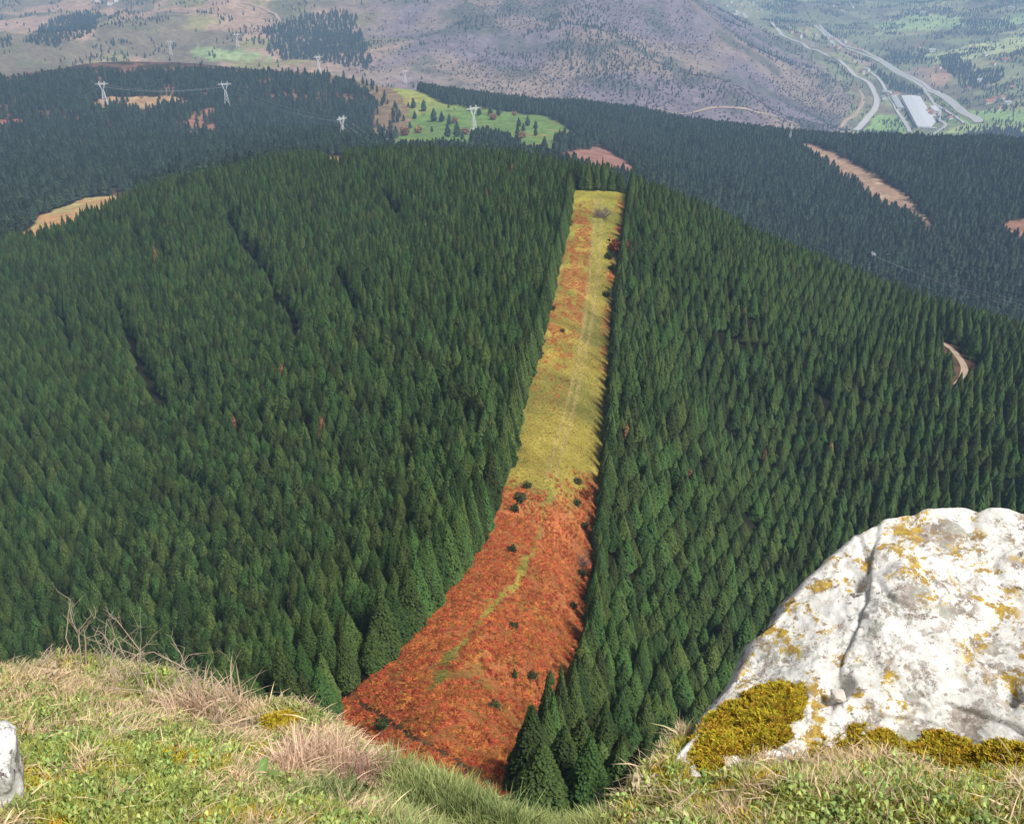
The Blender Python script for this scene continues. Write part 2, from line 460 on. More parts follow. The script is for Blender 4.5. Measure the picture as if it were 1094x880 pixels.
# what stands nearest the sky line so far: used to leave out trees that nothing could show
CM = np.minimum.accumulate(GT - np.where(GR < 2500, 9.0, 0) / GR, axis=0)
def visible(x, y, z, top, slack=0.012):
    r = np.hypot(x, y); a = np.arctan2(x, y)
    i = np.clip(((np.log(r * .985) - gl[0]) / (gl[1] - gl[0])).astype(int), 0, NR - 1); j = np.clip(((a - ga[0]) / (ga[1] - ga[0])).astype(int), 0, NA - 1)
    return -(z + top) / r < CM[i, j] + slack

def build_terrain():
    x, y, zz, r = GX.ravel(), GY.ravel(), GZ.ravel(), GR.ravel()
    px, py = proj(x, y, zz)
    n1 = fbm(x / 40, y / 40, 1, 4); n2 = fbm(x / 7, y / 7, 2, 3); n3 = fbm(x / 260, y / 260, 4, 5)
    jx = px + (fbm(x / 25, y / 25, 31, 3) - .5) * 15 * (r > 700); jy = py + (fbm(x / 25, y / 25, 32, 3) - .5) * 7 * (r > 700)
    Z = zone_table(jx, jy, r)
    c = np.tile([[.010, .009, .005]], (len(x), 1)).astype(float)                       # forest litter
    c = mixc(c, .5 * smooth(.5, .8, n1), (.05, .055, .02))
    # crag below the ledge
    c = mixc(c, smooth(62, 40, r), (.09, .08, .05))
    # strip
    red = strip_red(px, py, x, y)
    yel = np.tile([[.25, .205, .042]], (len(x), 1)) * (.65 + .7 * n2[:, None])
    yel = mixc(yel, smooth(.44, .64, n1) * .8, (.125, .125, .03))
    yel = mixc(yel, smooth(330, 240, py) * .5, (.24, .24, .04))
    trk = np.minimum(polydist(px, py, [(637,212),(634,245),(630,290),(625,340),(617,385),(604,440),(592,480),(584,512)]), polydist(px, py, [(643,212),(642,245),(639,290),(633,340),(624,385),(612,440),(601,480),(593,512)]))
    yel = mixc(yel, smooth(2.4, .8, trk) * .6, (.30, .22, .10))
    st = yel * (1 - red[:, None]) + np.array([.30, .10, .038]) * red[:, None] * (.6 + .8 * n2[:, None])
    pth = polydist(px, py, [(590,505),(583,540),(578,572),(562,598),(548,625),(515,662),(485,695),(460,735)])
    
    m = Z['strip'][:, None]
    c = np.where(m, st, c)
    dit = polydist(px, py + (n2 - .5) * 6, [(385,752),(412,768),(445,790),(480,808),(500,822)])
    c = mixc(c, smooth(7, 2, dit) * .85 * Z['strip'], (.05, .042, .022))
    c = mixc(c, Z['road_r'] * (.25 + .6 * n2), (.13, .075, .045))
    # mid range
    mid = smooth(700, 820, r)
    c = mixc(c, mid * .8, (.045, .04, .022))
    pink = np.array([.26, .13, .085])
    c = mixc(c, mid * smooth(.60, .72, fbm(x / 70, y / 70, 12, 3)) * .55 * (px < 420), pink)
    c = mixc(c, (r > 1350) * (r < 2500) * (px < 430) * smooth(.54, .62, fbm(x / 28, y / 28, 13, 3)) * .7, (.20, .105, .075))
    cl = np.tile([[.36, .30, .13]], (len(x), 1)); cl = mixc(cl, smooth(.42, .6, n1), (.42, .22, .11))
    c = np.where(Z['clear_l'][:, None] | Z['clear_s'][:, None], cl * (.7 + .6 * n2[:, None]), c)
    mg = np.tile([[.12, .195, .050]], (len(x), 1))
    mg = mixc(mg, smooth(0, 26, 128 - py + (480 - px) * .10 + (n1 - .5) * 20), (.26, .28, .07))
    mg = mixc(mg, smooth(.58, .70, n1) * .6, (.25, .17, .06))
    c = c
    c = np.where(Z['meadow'][:, None], mg * (.75 + .5 * n2[:, None]), c)
    for k, col in (('clearcut', (.27, .14, .11)), ('pink2', (.34, .22, .12)), ('pink3', (.30, .12, .09)), ('pink4', (.26, .13, .085)), ('swath', (.33, .22, .15)),
                   ('cut_r', (.28, .15, .10)), ('moor', (.38, .26, .17)), ('rust', (.19, .135, .075))):
        c = np.where(Z[k][:, None], np.array(col) * (.55 + .9 * fbm(x / 12, y / 12, 8, 3)[:, None]), c)
    # the far mountain and the valley
    vf = smooth(2500, 2800, r)
    right = smooth(-25, 25, px - np.interp(py, [-60, 0, 60, 100, 140], [690, 755, 868, 908, 908]) + (n3 - .5) * 10) * (r > 3000)
    mt = np.tile([[.135, .108, .122]], (len(x), 1))
    g1 = fbm(x / 420, y / 420, 41, 5); g2 = fbm(x / 130, y / 130, 42, 4)
    mt = mixc(mt, smooth(.47, .62, g1), (.185, .14, .115))
    mt = mixc(mt, smooth(.55, .66, g2) * .8, (.065, .07, .055))
    tan_ = smooth(430, 330, px + (g1 - .5) * 260)
    mt = mixc(mt, tan_ * .85, (.30, .20, .135)); mt = mixc(mt, tan_ * smooth(.52, .60, g2) * .8, (.17, .17, .06))
    mt = mixc(mt, tan_ * smooth(.52, .60, fbm(x / 190, y / 190, 43, 4)) * .8, (.10, .095, .06))
    mt = mixc(mt, smooth(.0, 1, right), (.17, .155, .085))
    # fields of the valley, each its own cover
    ca, sa = math.cos(.5), math.sin(.5)
    u, v = (x * ca + y * sa + 60 * (g2 - .5)) / 150, (-x * sa + y * ca + 60 * (g1 - .5)) / 230
    hf = hash2(np.floor(u), np.floor(v), 5); hb = hash2(np.floor(u), np.floor(v), 6)
    fc = np.where((hf < .30)[:, None], [[.15, .19, .09]], np.where((hf < .52)[:, None], [[.26, .27, .13]], np.where((hf < .72)[:, None], [[.12, .10, .07]], [[.07, .085, .05]]))) * (.8 + .4 * hb[:, None])
    mt = np.where((right > .5)[:, None], mt * .45 + fc * .55, mt)
    for poly, col in (([(985,62),(1040,48),(1100,38),(1100,50),(1050,60),(1000,68)], (.34, .37, .17)), ([(930,30),(980,15),(1040,20),(1030,30),(960,34)], (.24, .31, .13)),
                      ([(925,140),(935,124),(962,124),(968,138),(975,142)], (.17, .27, .08)), ([(1000,142),(1040,132),(1100,130),(1100,140),(1040,145)], (.24, .29, .11)),
                      ([(1010,133),(1030,120),(1094,118),(1100,132),(1040,132)], (.19, .28, .10)), ([(1005,128),(1012,120),(1028,127),(1018,132)], (.13, .20, .08)),
                      ([(200,56),(215,48),(280,58),(290,64),(215,64)], (.20, .25, .11)), ([(1045,25),(1094,15),(1094,24),(1050,33)], (.22, .30, .12)),
                      ([(962,78),(985,70),(1003,82),(1000,98),(975,94)], (.20, .15, .12)), ([(880,45),(900,40),(935,60),(938,75),(905,60)], (.24, .17, .13)),
                      ([(985,75),(1010,70),(1020,85),(1005,92)], (.28, .18, .12))):
        mt = np.where((inpoly(jx, jy, poly) & (r > 2700))[:, None], np.array(col) * (.75 + .5 * g2[:, None]), mt)
    mt = mt * 1.2 * (.66 + .68 * fbm(x / 45, y / 45, 44, 3)[:, None])
    c = c * (1 - vf[:, None]) + mt * vf[:, None]
    i = np.arange((NR - 1) * (NA - 1)); q = (i // (NA - 1)) * NA + i % (NA - 1)
    fc = np.c_[q, q + 1, q + NA + 1, q + NA]
    me = mesh_np('hillside', np.c_[x, y, zz], fc, True, c)
    m, n, l, b = mat('hillside', .95, .1)
    at_ = n.new('ShaderNodeAttribute'); at_.attribute_name = 'col'
    tc = n.new('ShaderNodeTexCoord')
    def nz(scale, det):
        t = n.new('ShaderNodeTexNoise'); t.inputs['Scale'].default_value = scale; t.inputs['Detail'].default_value = det; t.inputs['Roughness'].default_value = .65
        l.new(tc.outputs['Object'], t.inputs['Vector']); return t
    t1, t2 = nz(1.3, 5), nz(.06, 6)
    r1 = n.new('ShaderNodeMapRange'); r1.inputs[1].default_value = .25; r1.inputs[2].default_value = .75; r1.inputs[3].default_value = .45; r1.inputs[4].default_value = 1.55; l.new(t1.outputs[0], r1.inputs[0])
    r2 = n.new('ShaderNodeMapRange'); r2.inputs[1].default_value = .3; r2.inputs[2].default_value = .7; r2.inputs[3].default_value = .6; r2.inputs[4].default_value = 1.4; l.new(t2.outputs[0], r2.inputs[0])
    mu = n.new('ShaderNodeMath'); mu.operation = 'MULTIPLY'; l.new(r1.outputs[0], mu.inputs[0]); l.new(r2.outputs[0], mu.inputs[1])
    mx = n.new('ShaderNodeMix'); mx.data_type = 'RGBA'; mx.blend_type = 'MULTIPLY'; mx.inputs[0].default_value = 1
    l.new(at_.outputs['Color'], mx.inputs[6]); l.new(mu.outputs[0], mx.inputs[7]); l.new(mx.outputs[2], b.inputs['Base Color'])
    bp = n.new('ShaderNodeBump'); bp.inputs['Strength'].default_value = .6; bp.inputs['Distance'].default_value = .4; l.new(t1.outputs[0], bp.inputs['Height']); l.new(bp.outputs[0], b.inputs['Normal'])
    o = link('hillside', me, m)
    tag(o, 'forested ridge with the mountain and valley behind it', None, kind='structure')
    return o
build_terrain()

# ------------------------------------------------------------------ conifers of the plantation
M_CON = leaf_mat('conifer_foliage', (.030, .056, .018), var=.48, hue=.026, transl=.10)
M_PINE = leaf_mat('pine_foliage', (.032, .054, .034), var=.45, hue=.02, transl=.08)
M_BARK = flat_mat('bark', (.09, .06, .04), .95, .1, .4, 6)
M_DEAD = leaf_mat('dead_foliage', (.22, .105, .055), var=.2, transl=.05)
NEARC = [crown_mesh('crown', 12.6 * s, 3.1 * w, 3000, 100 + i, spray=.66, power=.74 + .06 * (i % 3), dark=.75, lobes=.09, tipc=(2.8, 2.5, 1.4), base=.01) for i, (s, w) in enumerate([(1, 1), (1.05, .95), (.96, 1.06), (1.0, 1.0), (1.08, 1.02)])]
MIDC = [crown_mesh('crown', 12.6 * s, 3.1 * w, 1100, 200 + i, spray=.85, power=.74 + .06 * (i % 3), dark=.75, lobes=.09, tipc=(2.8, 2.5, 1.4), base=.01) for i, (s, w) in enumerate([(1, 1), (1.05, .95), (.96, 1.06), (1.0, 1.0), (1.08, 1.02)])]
TRUNKS = [trunk_mesh('trunk', 11.5, .22, 50 + i) for i in range(2)]

def line_world(line, rmin, n=6):
    out = []
    for (x0, y0), (x1, y1) in zip(line[:-1], line[1:]):
        for k in range(n):
            p = hit(x0 + (x1 - x0) * k / n, y0 + (y1 - y0) * k / n, rmin); out.append((p.x, p.y))
    p = hit(line[-1][0], line[-1][1], rmin); out.append((p.x, p.y))
    return out

def hexgrid(a0, a1, r0, r1, sp, jit, ang=0.0):
    n = int(2 * r1 / sp) + 2
    i, j = np.meshgrid(np.arange(-n // 2, n // 2), np.arange(-n // 2, n // 2))
    x = (i + .5 * (j % 2)) * sp; y = j * sp * .87
    x = (x + (R.rand(*x.shape) - .5) * jit * sp).ravel(); y = (y + (R.rand(*y.shape) - .5) * jit * sp).ravel()
    x, y = x * math.cos(ang) - y * math.sin(ang), x * math.sin(ang) + y * math.cos(ang)
    r = np.hypot(x, y); a = np.arctan2(x, y)
    k = (r > r0) & (r < r1) & (a > a0) & (a < a1)
    return x[k], y[k]

def main_forest():
    x, y = hexgrid(-.60, .60, 62, 900, 5.15, .42, .12)
    r = np.hypot(x, y); a = np.arctan2(x, y)
    z = ground(x, y); px, py = proj(x, y, z)
    rmax = np.interp(a, [-.5, -.37, -.25, -.10, 0, .08, .16, .3, .5], [830, 835, 840, 830, 760, 640, 640, 660, 690])
    k = (r < rmax) & (px > -70) & (px < 1165) & (py < 1000)
    Z = zone_table(px, py, r)
    k &= ~Z['strip'] & ~Z['road_r']
    k &= ~(inpoly(px, py, CLEAR_L) & (r > 700)) & ~(inpoly(px, py, CLEAR_S) & (r > 700))
    for g, gw in zip(GAPS, GAP_W):
        k &= polydist(x, y, line_world(g, 70)) > gw
    el0 = polydist(x, y, line_world(STRIP_L[:-1], 70, 4)); er0 = polydist(x, y, line_world(STRIP_R[:-1], 70, 4)); et0 = polydist(x, y, line_world([(612,203),(673,205)], 400, 4))
    k &= (el0 > 3.6) & (er0 > 3.6) & (et0 > 3.6)
    ex, ey = [], []
    for ln, off, rm in ((STRIP_L[:-1], -1.6, 70), (STRIP_R[:-1], 1.6, 70), ([(606,203),(679,205)], 'top', 400)):
        L = np.array(line_world(ln, rm, 4)); sg = np.hypot(*np.diff(L, axis=0).T); cum = np.r_[0, np.cumsum(sg)]
        for row, back in ((0, 0.0), (1, 3.9)) if off == 'top' else ((0, 0.0),):
            d = np.arange(1.0 + row * 1.7, cum[-1], 4.1); d = d + R.uniform(-.9, .9, len(d)); lx, ly = np.interp(d, cum, L[:, 0]), np.interp(d, cum, L[:, 1])
            if off == 'top': ly = ly + 1.4 + back
            else: lx = lx + off * (1 + .9 * (R.rand(len(d)) - .5))
            ex += list(lx); ey += list(ly)
    ne = len(ex); x = np.r_[x, ex]; y = np.r_[y, ey]; z = ground(x, y); px, py = proj(x, y, z); r = np.hypot(x, y); k = np.r_[k, np.ones(ne, bool)]
    isedge = np.r_[np.zeros(len(x) - ne, bool), np.ones(ne, bool)]
    gs = np.where(isedge, 1.2, 1.0); gsd = []
    for gi, g in enumerate(GAPS):
        gl_ = line_world(g, 70); dd = polydist(x, y, gl_); 
        gx = np.interp(py, [q[1] for q in sorted(g, key=lambda v: v[1])], [q[0] for q in sorted(g, key=lambda v: v[1])])
        gy = np.interp(px, [q[0] for q in sorted(g)], [q[1] for q in sorted(g)])
        up_ = (px > gx) if gi != 3 else (py < gy)
        gs = np.where(dd < 26, gs * (np.where(up_, 1.22, .80) if gi != 3 else np.where(up_, 1.25, .93)), gs)
    k &= (fbm(x / 16, y / 16, 55, 2) > .18) | isedge
    k &= (R.rand(len(x)) > .03) | isedge
    k &= visible(x, y, z, 13)
    x, y, z, r, px, py, gs, isedge = [v[k] for v in (x, y, z, r, px, py, gs, isedge)]
    n = len(x)
    hs_ = .80 + .34 * fbm(x / 45, y / 45, 61, 3) + R.normal(0, .115, n)
    ws = .90 + .22 * fbm(x / 60, y / 60, 62, 2) + R.normal(0, .13, n)
    right = px > np.interp(py, [s[1] for s in STRIP_R], [s[0] for s in STRIP_R]) - 15
    hs_ = np.clip(hs_ * gs * np.where(right, .93, 1.0), .50, 1.5); ws = np.clip(np.where(isedge, ws * .88, ws), .62, 1.3)
    tx, ty = proj(x, y, z + 10)
    lip = np.interp(tx, [0, 120, 240, 330, 400, 450, 570, 650, 700, 760, 812, 880, 930, 1094], [722, 708, 755, 775, 790, 828, 872, 878, 830, 775, 670, 605, 565, 543])
    seen = (tx > -8) & (tx < 1102) & (ty < lip)
    sl = np.sqrt(x * x + y * y + z * z) / (ws * .5 + hs_ * .5)
    order = np.argsort(np.where(seen, sl, 1e9))
    big = order[:300]
    isbig = np.zeros(n, bool); isbig[big] = True
    # distance to the strip's edges tells the rows along it apart
    el = polydist(x, y, line_world(STRIP_L[:-1], 70, 3)); er = polydist(x, y, line_world(STRIP_R[:-1], 70, 3))
    protos = []
    ORD = ('nearest second third fourth fifth sixth seventh eighth ninth tenth eleventh twelfth thirteenth fourteenth fifteenth sixteenth seventeenth eighteenth nineteenth twentieth '
           'twenty-first twenty-second twenty-third twenty-fourth twenty-fifth twenty-sixth twenty-seventh twenty-eighth twenty-ninth thirtieth thirty-first thirty-second thirty-third '
           'thirty-fourth thirty-fifth thirty-sixth thirty-seventh thirty-eighth thirty-ninth fortieth').split()
    cl = cr = 0
    big = big[np.argsort(np.sqrt(x[big] ** 2 + y[big] ** 2 + z[big] ** 2))]
    count = {}
    LB = [(-99, 45, 'at the far left edge, above the ledge'), (45, 75, 'left of the forked bare twigs'), (75, 105, 'straight above the forked bare twigs'), (105, 135, 'right of the forked bare twigs'), (135, 160, 'just left of the tallest twig shrub'),
          (160, 190, 'just right of the tallest twig shrub'), (190, 220, 'above the thin bare twigs'), (220, 250, 'above the pale dry tussock'), (250, 285, 'right of the pale dry tussock'), (285, 330, 'above the olive moss cushion'), (330, 999, 'above the heather clump')]
    RB = [(0, 600, 'below the right edge row'), (600, 640, 'inside the right edge row'), (640, 680, 'well left of the golden moss'), (680, 720, 'above the golden moss'), (720, 770, 'left of the boulder'), (770, 820, 'beside the boulder shoulder'), (820, 9999, 'above the boulder')]
    for q, i in enumerate(big):
        t = empty('conifer_tree', (x[i], y[i], z[i] - .2), R.rand() * 6.283)
        t.scale = (ws[i], ws[i], hs_[i])
        if isedge[i]:
            side, grp = ('left', 'front row conifers left of the red clearing') if not right[i] else ('right', 'edge conifers right of the clearing')
            key = side + ' row'; word = 'conifer from the ledge in the row along the %s edge of the clearing' % side
        elif not right[i] and el[i] < 20:
            grp = 'plantation conifers left of the clearing'; b_ = max(1, int(el[i] // 4.2)); key = ('l', b_); word = 'conifer from the ledge in the %s row back left of the clearing' % ORD[max(1, min(5, b_))]
        elif right[i] and er[i] < 16:
            grp = 'plantation conifers right of the clearing'; b_ = max(1, int(er[i] // 4.2)); key = ('r', b_); word = 'conifer from the ledge in the %s row back right of the clearing' % ORD[max(1, min(5, b_))]
        else:
            grp = 'plantation conifers %s of the clearing' % ('right' if right[i] else 'left')
            key = [w for lo, hi, w in (RB if right[i] else LB) if lo <= tx[i] < hi][0]; word = 'conifer up from the ledge in the plantation ' + key
        c_ = count.get(key, 0); count[key] = c_ + 1
        tag(t, (ORD[c_] if c_ < len(ORD) else 'more distant') + ' ' + word, 'conifer', grp)
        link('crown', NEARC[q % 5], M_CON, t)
        link('trunk', TRUNKS[q % 2], M_BARK, t)
    print(count)
    # source shapes for the rest of the wood are the crowns of five more trees that stand in it
    rest = np.nonzero(~isbig)[0]
    rest = rest[np.argsort(sl[rest])]
    src = []
    s = np.c_[ws[rest], ws[rest], hs_[rest]]
    return np.c_[x[rest], y[rest], z[rest] - .2], s, big, sl[rest]
MF_P, MF_S, MF_BIG, MF_SL = main_forest()
print('main forest', len(MF_P))
def source(name, me, m):
    """a shape the scatters draw on (kept in no collection: it is not itself part of the place)"""
    o = bpy.data.objects.new(name, me)
    if not me.materials: me.materials.append(m)
    return o
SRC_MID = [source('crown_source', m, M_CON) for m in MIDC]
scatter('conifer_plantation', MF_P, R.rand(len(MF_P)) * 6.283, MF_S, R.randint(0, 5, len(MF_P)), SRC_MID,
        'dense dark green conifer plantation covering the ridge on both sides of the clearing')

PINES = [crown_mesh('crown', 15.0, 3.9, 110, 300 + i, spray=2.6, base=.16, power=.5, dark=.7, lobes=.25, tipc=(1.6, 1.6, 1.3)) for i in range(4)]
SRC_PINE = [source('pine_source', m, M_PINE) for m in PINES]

def pine_woods():
    x, y = hexgrid(-.58, .58, 780, 2450, 8.0, .85, .4)
    r = np.hypot(x, y); a = np.arctan2(x, y)
    z = ground(x, y); px, py = proj(x, y, z)
    rmin = np.interp(a, [-.5, -.37, -.25, -.10, 0, .08, .16, .3, .5], [850, 850, 850, 840, 780, 660, 660, 680, 700])
    k = (r > rmin) & (px > -60) & (px < 1150) & visible(x, y, z, 15)
    Z = zone_table(px, py, r)
    for q in ('clear_l', 'clear_s', 'meadow', 'clearcut', 'swath', 'cut_r', 'moor'):
        k &= ~Z[q]
    for q in MEADOW_WOODS:
        k |= inpoly(px, py, q) & (r > 1200) & (r < 2300)
    keep = np.ones(len(x))
    keep = np.where(Z['pink2'], .06, keep); keep = np.where(Z['pink3'], .05, keep); keep = np.where(Z['pink4'], .35, keep); keep = np.where(Z['rust'], .10, keep)
    keep = np.where((px < 420) & (fbm(x / 70, y / 70, 12, 3) > .60), keep * .40, keep)
    keep = np.where((px < 430) & (r > 1350) & (fbm(x / 28, y / 28, 13, 3) > .56), keep * .45, keep)
    keep = np.where(polydist(px, py, [(640,172),(600,175)]) < 3, 0, keep)
    k &= R.rand(len(x)) < keep
    x, y, z, r, px, py = [v[k] for v in (x, y, z, r, px, py)]
    n = len(x)
    h = .80 + .45 * fbm(x / 60, y / 60, 71, 3) + R.normal(0, .16, n)
    young = inpoly(px, py, YOUNG)
    h = np.where(young, h * .62, h)
    w = h * (1.0 + .25 * (R.rand(n) - .5))
    return np.c_[x, y, z - .2], np.c_[w, w, h], r, px
PW_P, PW_S, PW_R, PW_X = pine_woods()
print('pines', len(PW_P))
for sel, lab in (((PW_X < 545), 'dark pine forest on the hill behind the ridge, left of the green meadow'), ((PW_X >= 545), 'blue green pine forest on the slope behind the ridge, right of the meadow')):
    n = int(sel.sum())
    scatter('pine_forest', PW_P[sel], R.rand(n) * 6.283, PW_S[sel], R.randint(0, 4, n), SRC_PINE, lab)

# ------------------------------------------------------------------ haze
def haze():
    zlo, zhi = float(GZ.min()) - 2.0, max(float(GZ.max()), 0.0) + 6.0
    bm = bmesh.new()
    bmesh.ops.create_cube(bm, size=1.0)
    for v in bm.verts:
        v.co = Vector((v.co.x * 15000, 4200 + v.co.y * 12200, (zlo + zhi) / 2 + v.co.z * (zhi - zlo)))
    me = bpy.data.meshes.new('haze'); bm.to_mesh(me); bm.free()
    m = bpy.data.materials.new('haze'); m.use_nodes = True
    n, l = m.node_tree.nodes, m.node_tree.links; n.clear()
    v = n.new('ShaderNodeVolumePrincipled'); v.inputs['Color'].default_value = (.43, .65, 1.0, 1)
    v.inputs['Density'].default_value = HAZE_DENSITY; v.inputs['Anisotropy'].default_value = 0.0
    o = n.new('ShaderNodeOutputMaterial'); l.new(v.outputs[0], o.inputs['Volume'])
    ob = link('haze', me, m); tag(ob, 'thin blue haze in the air over the valley', None, kind='stuff')
haze()
# ------------------------------------------------------------------ plants of the clearing
def tuft_mesh(name, n, length, width, spread, seed, droop=.5, seg=3, tip=(1.2, 1.15, .9), root=(.45, .45, .4)):
    """a tuft of blades"""
    rs = np.random.RandomState(seed); V, T, C = [], [], []
    for k in range(n):
        a = rs.uniform(0, 6.283); L = length * rs.uniform(.55, 1.1); lean = rs.uniform(.05, 1) * spread
        o = (rs.normal(0, .12 * length * spread), rs.normal(0, .12 * length * spread))
        ca, sa = math.cos(a), math.sin(a); w = width * rs.uniform(.6, 1.3); tw = rs.uniform(-.8, .8)
        b = len(V); q = rs.uniform(.7, 1.25)
        for i in range(seg + 1):
            u = i / seg
            d = L * lean * u ** 1.4; h = L * (u - droop * lean * u * u)
            ww = w * (1 - u) ** .7
            cx, cy = o[0] + d * ca, o[1] + d * sa
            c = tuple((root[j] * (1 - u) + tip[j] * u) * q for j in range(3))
            if i < seg:
                V += [(cx - sa * ww, cy + ca * ww, h + tw * ww), (cx + sa * ww, cy - ca * ww, h - tw * ww)]; C += [c, c]
            else:
                V.append((cx, cy, h)); C.append(c)
        for i in range(seg - 1):
            p = b + 2 * i
            T += [(p, p + 1, p + 3), (p, p + 3, p + 2)]
        p = b + 2 * (seg - 1)
        T.append((p, p + 1, p + 2))
    return mesh_np(name, V, np.array(T), cols=C)

def frond_mesh(name, seed, n=9, L=.8):
    """dead bracken: arching fronds with ragged side leaflets"""
    rs = np.random.RandomState(seed); V, T, C = [], [], []
    for k in range(n):
        a = k * 6.283 / n + rs.uniform(-.4, .4); l = L * rs.uniform(.6, 1.15); ca, sa = math.cos(a), math.sin(a); q = rs.uniform(.6, 1.3)
        for i in range(6):
            u = (i + 1) / 6.5
            d, h = l * u * .85, .12 + l * (.65 * u - .62 * u * u) * rs.uniform(.8, 1.2)
            w = .30 * l * (1 - u) + .04
            for s in (-1, 1):
                b = len(V); x0, y0 = d * ca, d * sa
                e = (d + .10 * l) * ca - s * w * sa, (d + .10 * l) * sa + s * w * ca
                V += [(x0, y0, h), (x0 + .13 * l * ca, y0 + .13 * l * sa, h - .01), (e[0], e[1], h - rs.uniform(.02, .16))]
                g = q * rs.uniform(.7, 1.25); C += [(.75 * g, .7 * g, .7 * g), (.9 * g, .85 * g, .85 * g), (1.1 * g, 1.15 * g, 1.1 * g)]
                T.append((b, b + 1, b + 2))
    return mesh_np(name, V, np.array(T), cols=C)

M_BRK = leaf_mat('dead_bracken', (.43, .13, .040), var=.45, hue=.022, transl=.15)
M_STRAW = leaf_mat('strip_grass', (.265, .22, .05), var=.32, hue=.03, transl=.2)
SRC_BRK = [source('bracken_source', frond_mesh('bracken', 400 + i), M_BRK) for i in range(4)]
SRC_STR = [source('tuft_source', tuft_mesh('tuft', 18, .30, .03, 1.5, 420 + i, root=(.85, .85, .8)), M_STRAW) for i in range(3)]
def clearing_plants():
    x, y = hexgrid(-.30, .20, 66, 560, .72, .9, .3)
    z = ground(x, y); px, py = proj(x, y, z); r = np.hypot(x, y)
    k = inpoly(px, py, STRIP) & (py < 900)
    x, y, z, px, py, r = [v[k] for v in (x, y, z, px, py, r)]
    red = strip_red(px, py, x, y)
    dit = polydist(px, py, [(385,752),(412,768),(445,790),(480,808),(500,822)])
    lump = fbm(x / 2.2, y / 2.2, 91, 3)
    b = (R.rand(len(x)) < red * 1.05 * smooth(.28, .5, lump)) & (dit > 3.5)
    n = int(b.sum()); s = .55 + .7 * R.rand(n) + .5 * (lump[b] - .5)
    s *= np.where(r[b] > 262, .75, 1.0)
    scatter('bracken', np.c_[x[b], y[b], z[b]], R.rand(n) * 6.283, s, R.randint(0, 4, n), SRC_BRK, 'rust red dead bracken covering the lower half of the clearing')
    g = ~b & (R.rand(len(x)) < .55 * smooth(.3, .6, fbm(x / 3, y / 3, 92, 3))) & (dit > 2)
    x = x + R.normal(0, .35, len(x)); y = y + R.normal(0, .35, len(x)); z = ground(x, y)
    n = int(g.sum())
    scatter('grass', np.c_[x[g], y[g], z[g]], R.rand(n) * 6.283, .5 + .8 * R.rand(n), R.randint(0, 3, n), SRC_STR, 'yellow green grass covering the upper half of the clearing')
    print('bracken', int(b.sum()), 'tufts', n)
clearing_plants()

def twig_mesh(name, h, spread, stems, seed, r0=.03, levels=3, kids=4, bend=.35, upright=.6):
    """leafless branching stems"""
    rs = np.random.RandomState(seed); V, T = [], []
    def tube(p0, p1, a, b_):
        d = (p1 - p0).normalized(); x = d.orthogonal().normalized(); y = d.cross(x); b = len(V)
        for p, r in ((p0, a), (p1, b_)):
            for j in range(4):
                V.append(tuple(p + (x * math.cos(1.5708 * j) + y * math.sin(1.5708 * j)) * r))
        for j in range(4):
            T.append((b + j, b + (j + 1) % 4, b + 4 + (j + 1) % 4, b + 4 + j))
    def grow(p, d, L, r, lev):
        n = 3
        for i in range(n):
            q = p + d * (L / n)
            tube(p, q, r * (1 - .5 * i / n), r * (1 - .5 * (i + 1) / n))
            p = q
            d = (d + Vector(rs.normal(0, bend * .5, 3)) + Vector((0, 0, .05))).normalized()
            if lev < levels:
                for c in range(max(1, kids // 2) if i < n - 1 else kids - 1):
                    if rs.rand() < .75:
                        e = (d + Vector(rs.normal(0, .62, 3))).normalized()
                        grow(p, e, L * rs.uniform(.4, .72), r * .5, lev + 1)
    for s in range(stems):
        a = rs.uniform(0, 6.283)
        d = Vector((math.cos(a) * spread, math.sin(a) * spread, upright + rs.rand() * .5)).normalized()
        grow(Vector((rs.normal(0, .04 * h), rs.normal(0, .04 * h), -.03 * h)), d, h * rs.uniform(.45, .62), r0, 1)
    return mesh_np(name, V, np.array(T))

M_TWIG = flat_mat('grey_twigs', (.20, .155, .135), .9, .1, .3, 5)
M_GORSE = leaf_mat('gorse_foliage', (.060, .075, .026), var=.3, transl=.05)
M_RUST = leaf_mat('rust_foliage', (.26, .065, .022), var=.2, transl=.1)

def bush_mesh(name, rad, h, n, seed, leaf=.22):
    rs = np.random.RandomState(seed); V, T, C = [], [], []
    for k in range(n):
        u = rs.uniform(-1, 1, 3); u /= max(np.linalg.norm(u), .2) ; f = rs.uniform(.55, 1.05) * (1 + .25 * math.sin(3 * math.atan2(u[1], u[0]) + seed))
        p = np.array([u[0] * rad * f, u[1] * rad * f, h * .5 + u[2] * h * .5 * f])
        p[2] = max(p[2], .03); d = rs.normal(0, 1, (3, 3)) * leaf * (.8 + .4 * rs.rand()) * .6
        b = len(V); q = rs.uniform(.6, 1.3)
        V += [tuple(p + d[0]), tuple(p + d[1]), tuple(p + d[2])]; C += [(q, q, q)] * 3; T.append((b, b + 1, b + 2))
    return mesh_np(name, V, np.array(T), cols=C)

BUSH = [bush_mesh('foliage', .8, 1.2, 420, 500 + i) for i in range(3)]
YOUNGC = [crown_mesh('crown', 3.0, .85, 420, 520 + i, spray=.42, power=.7, dark=.75) for i in range(2)]
STEM = trunk_mesh('stem', .9, .06, 530, 4, .3)
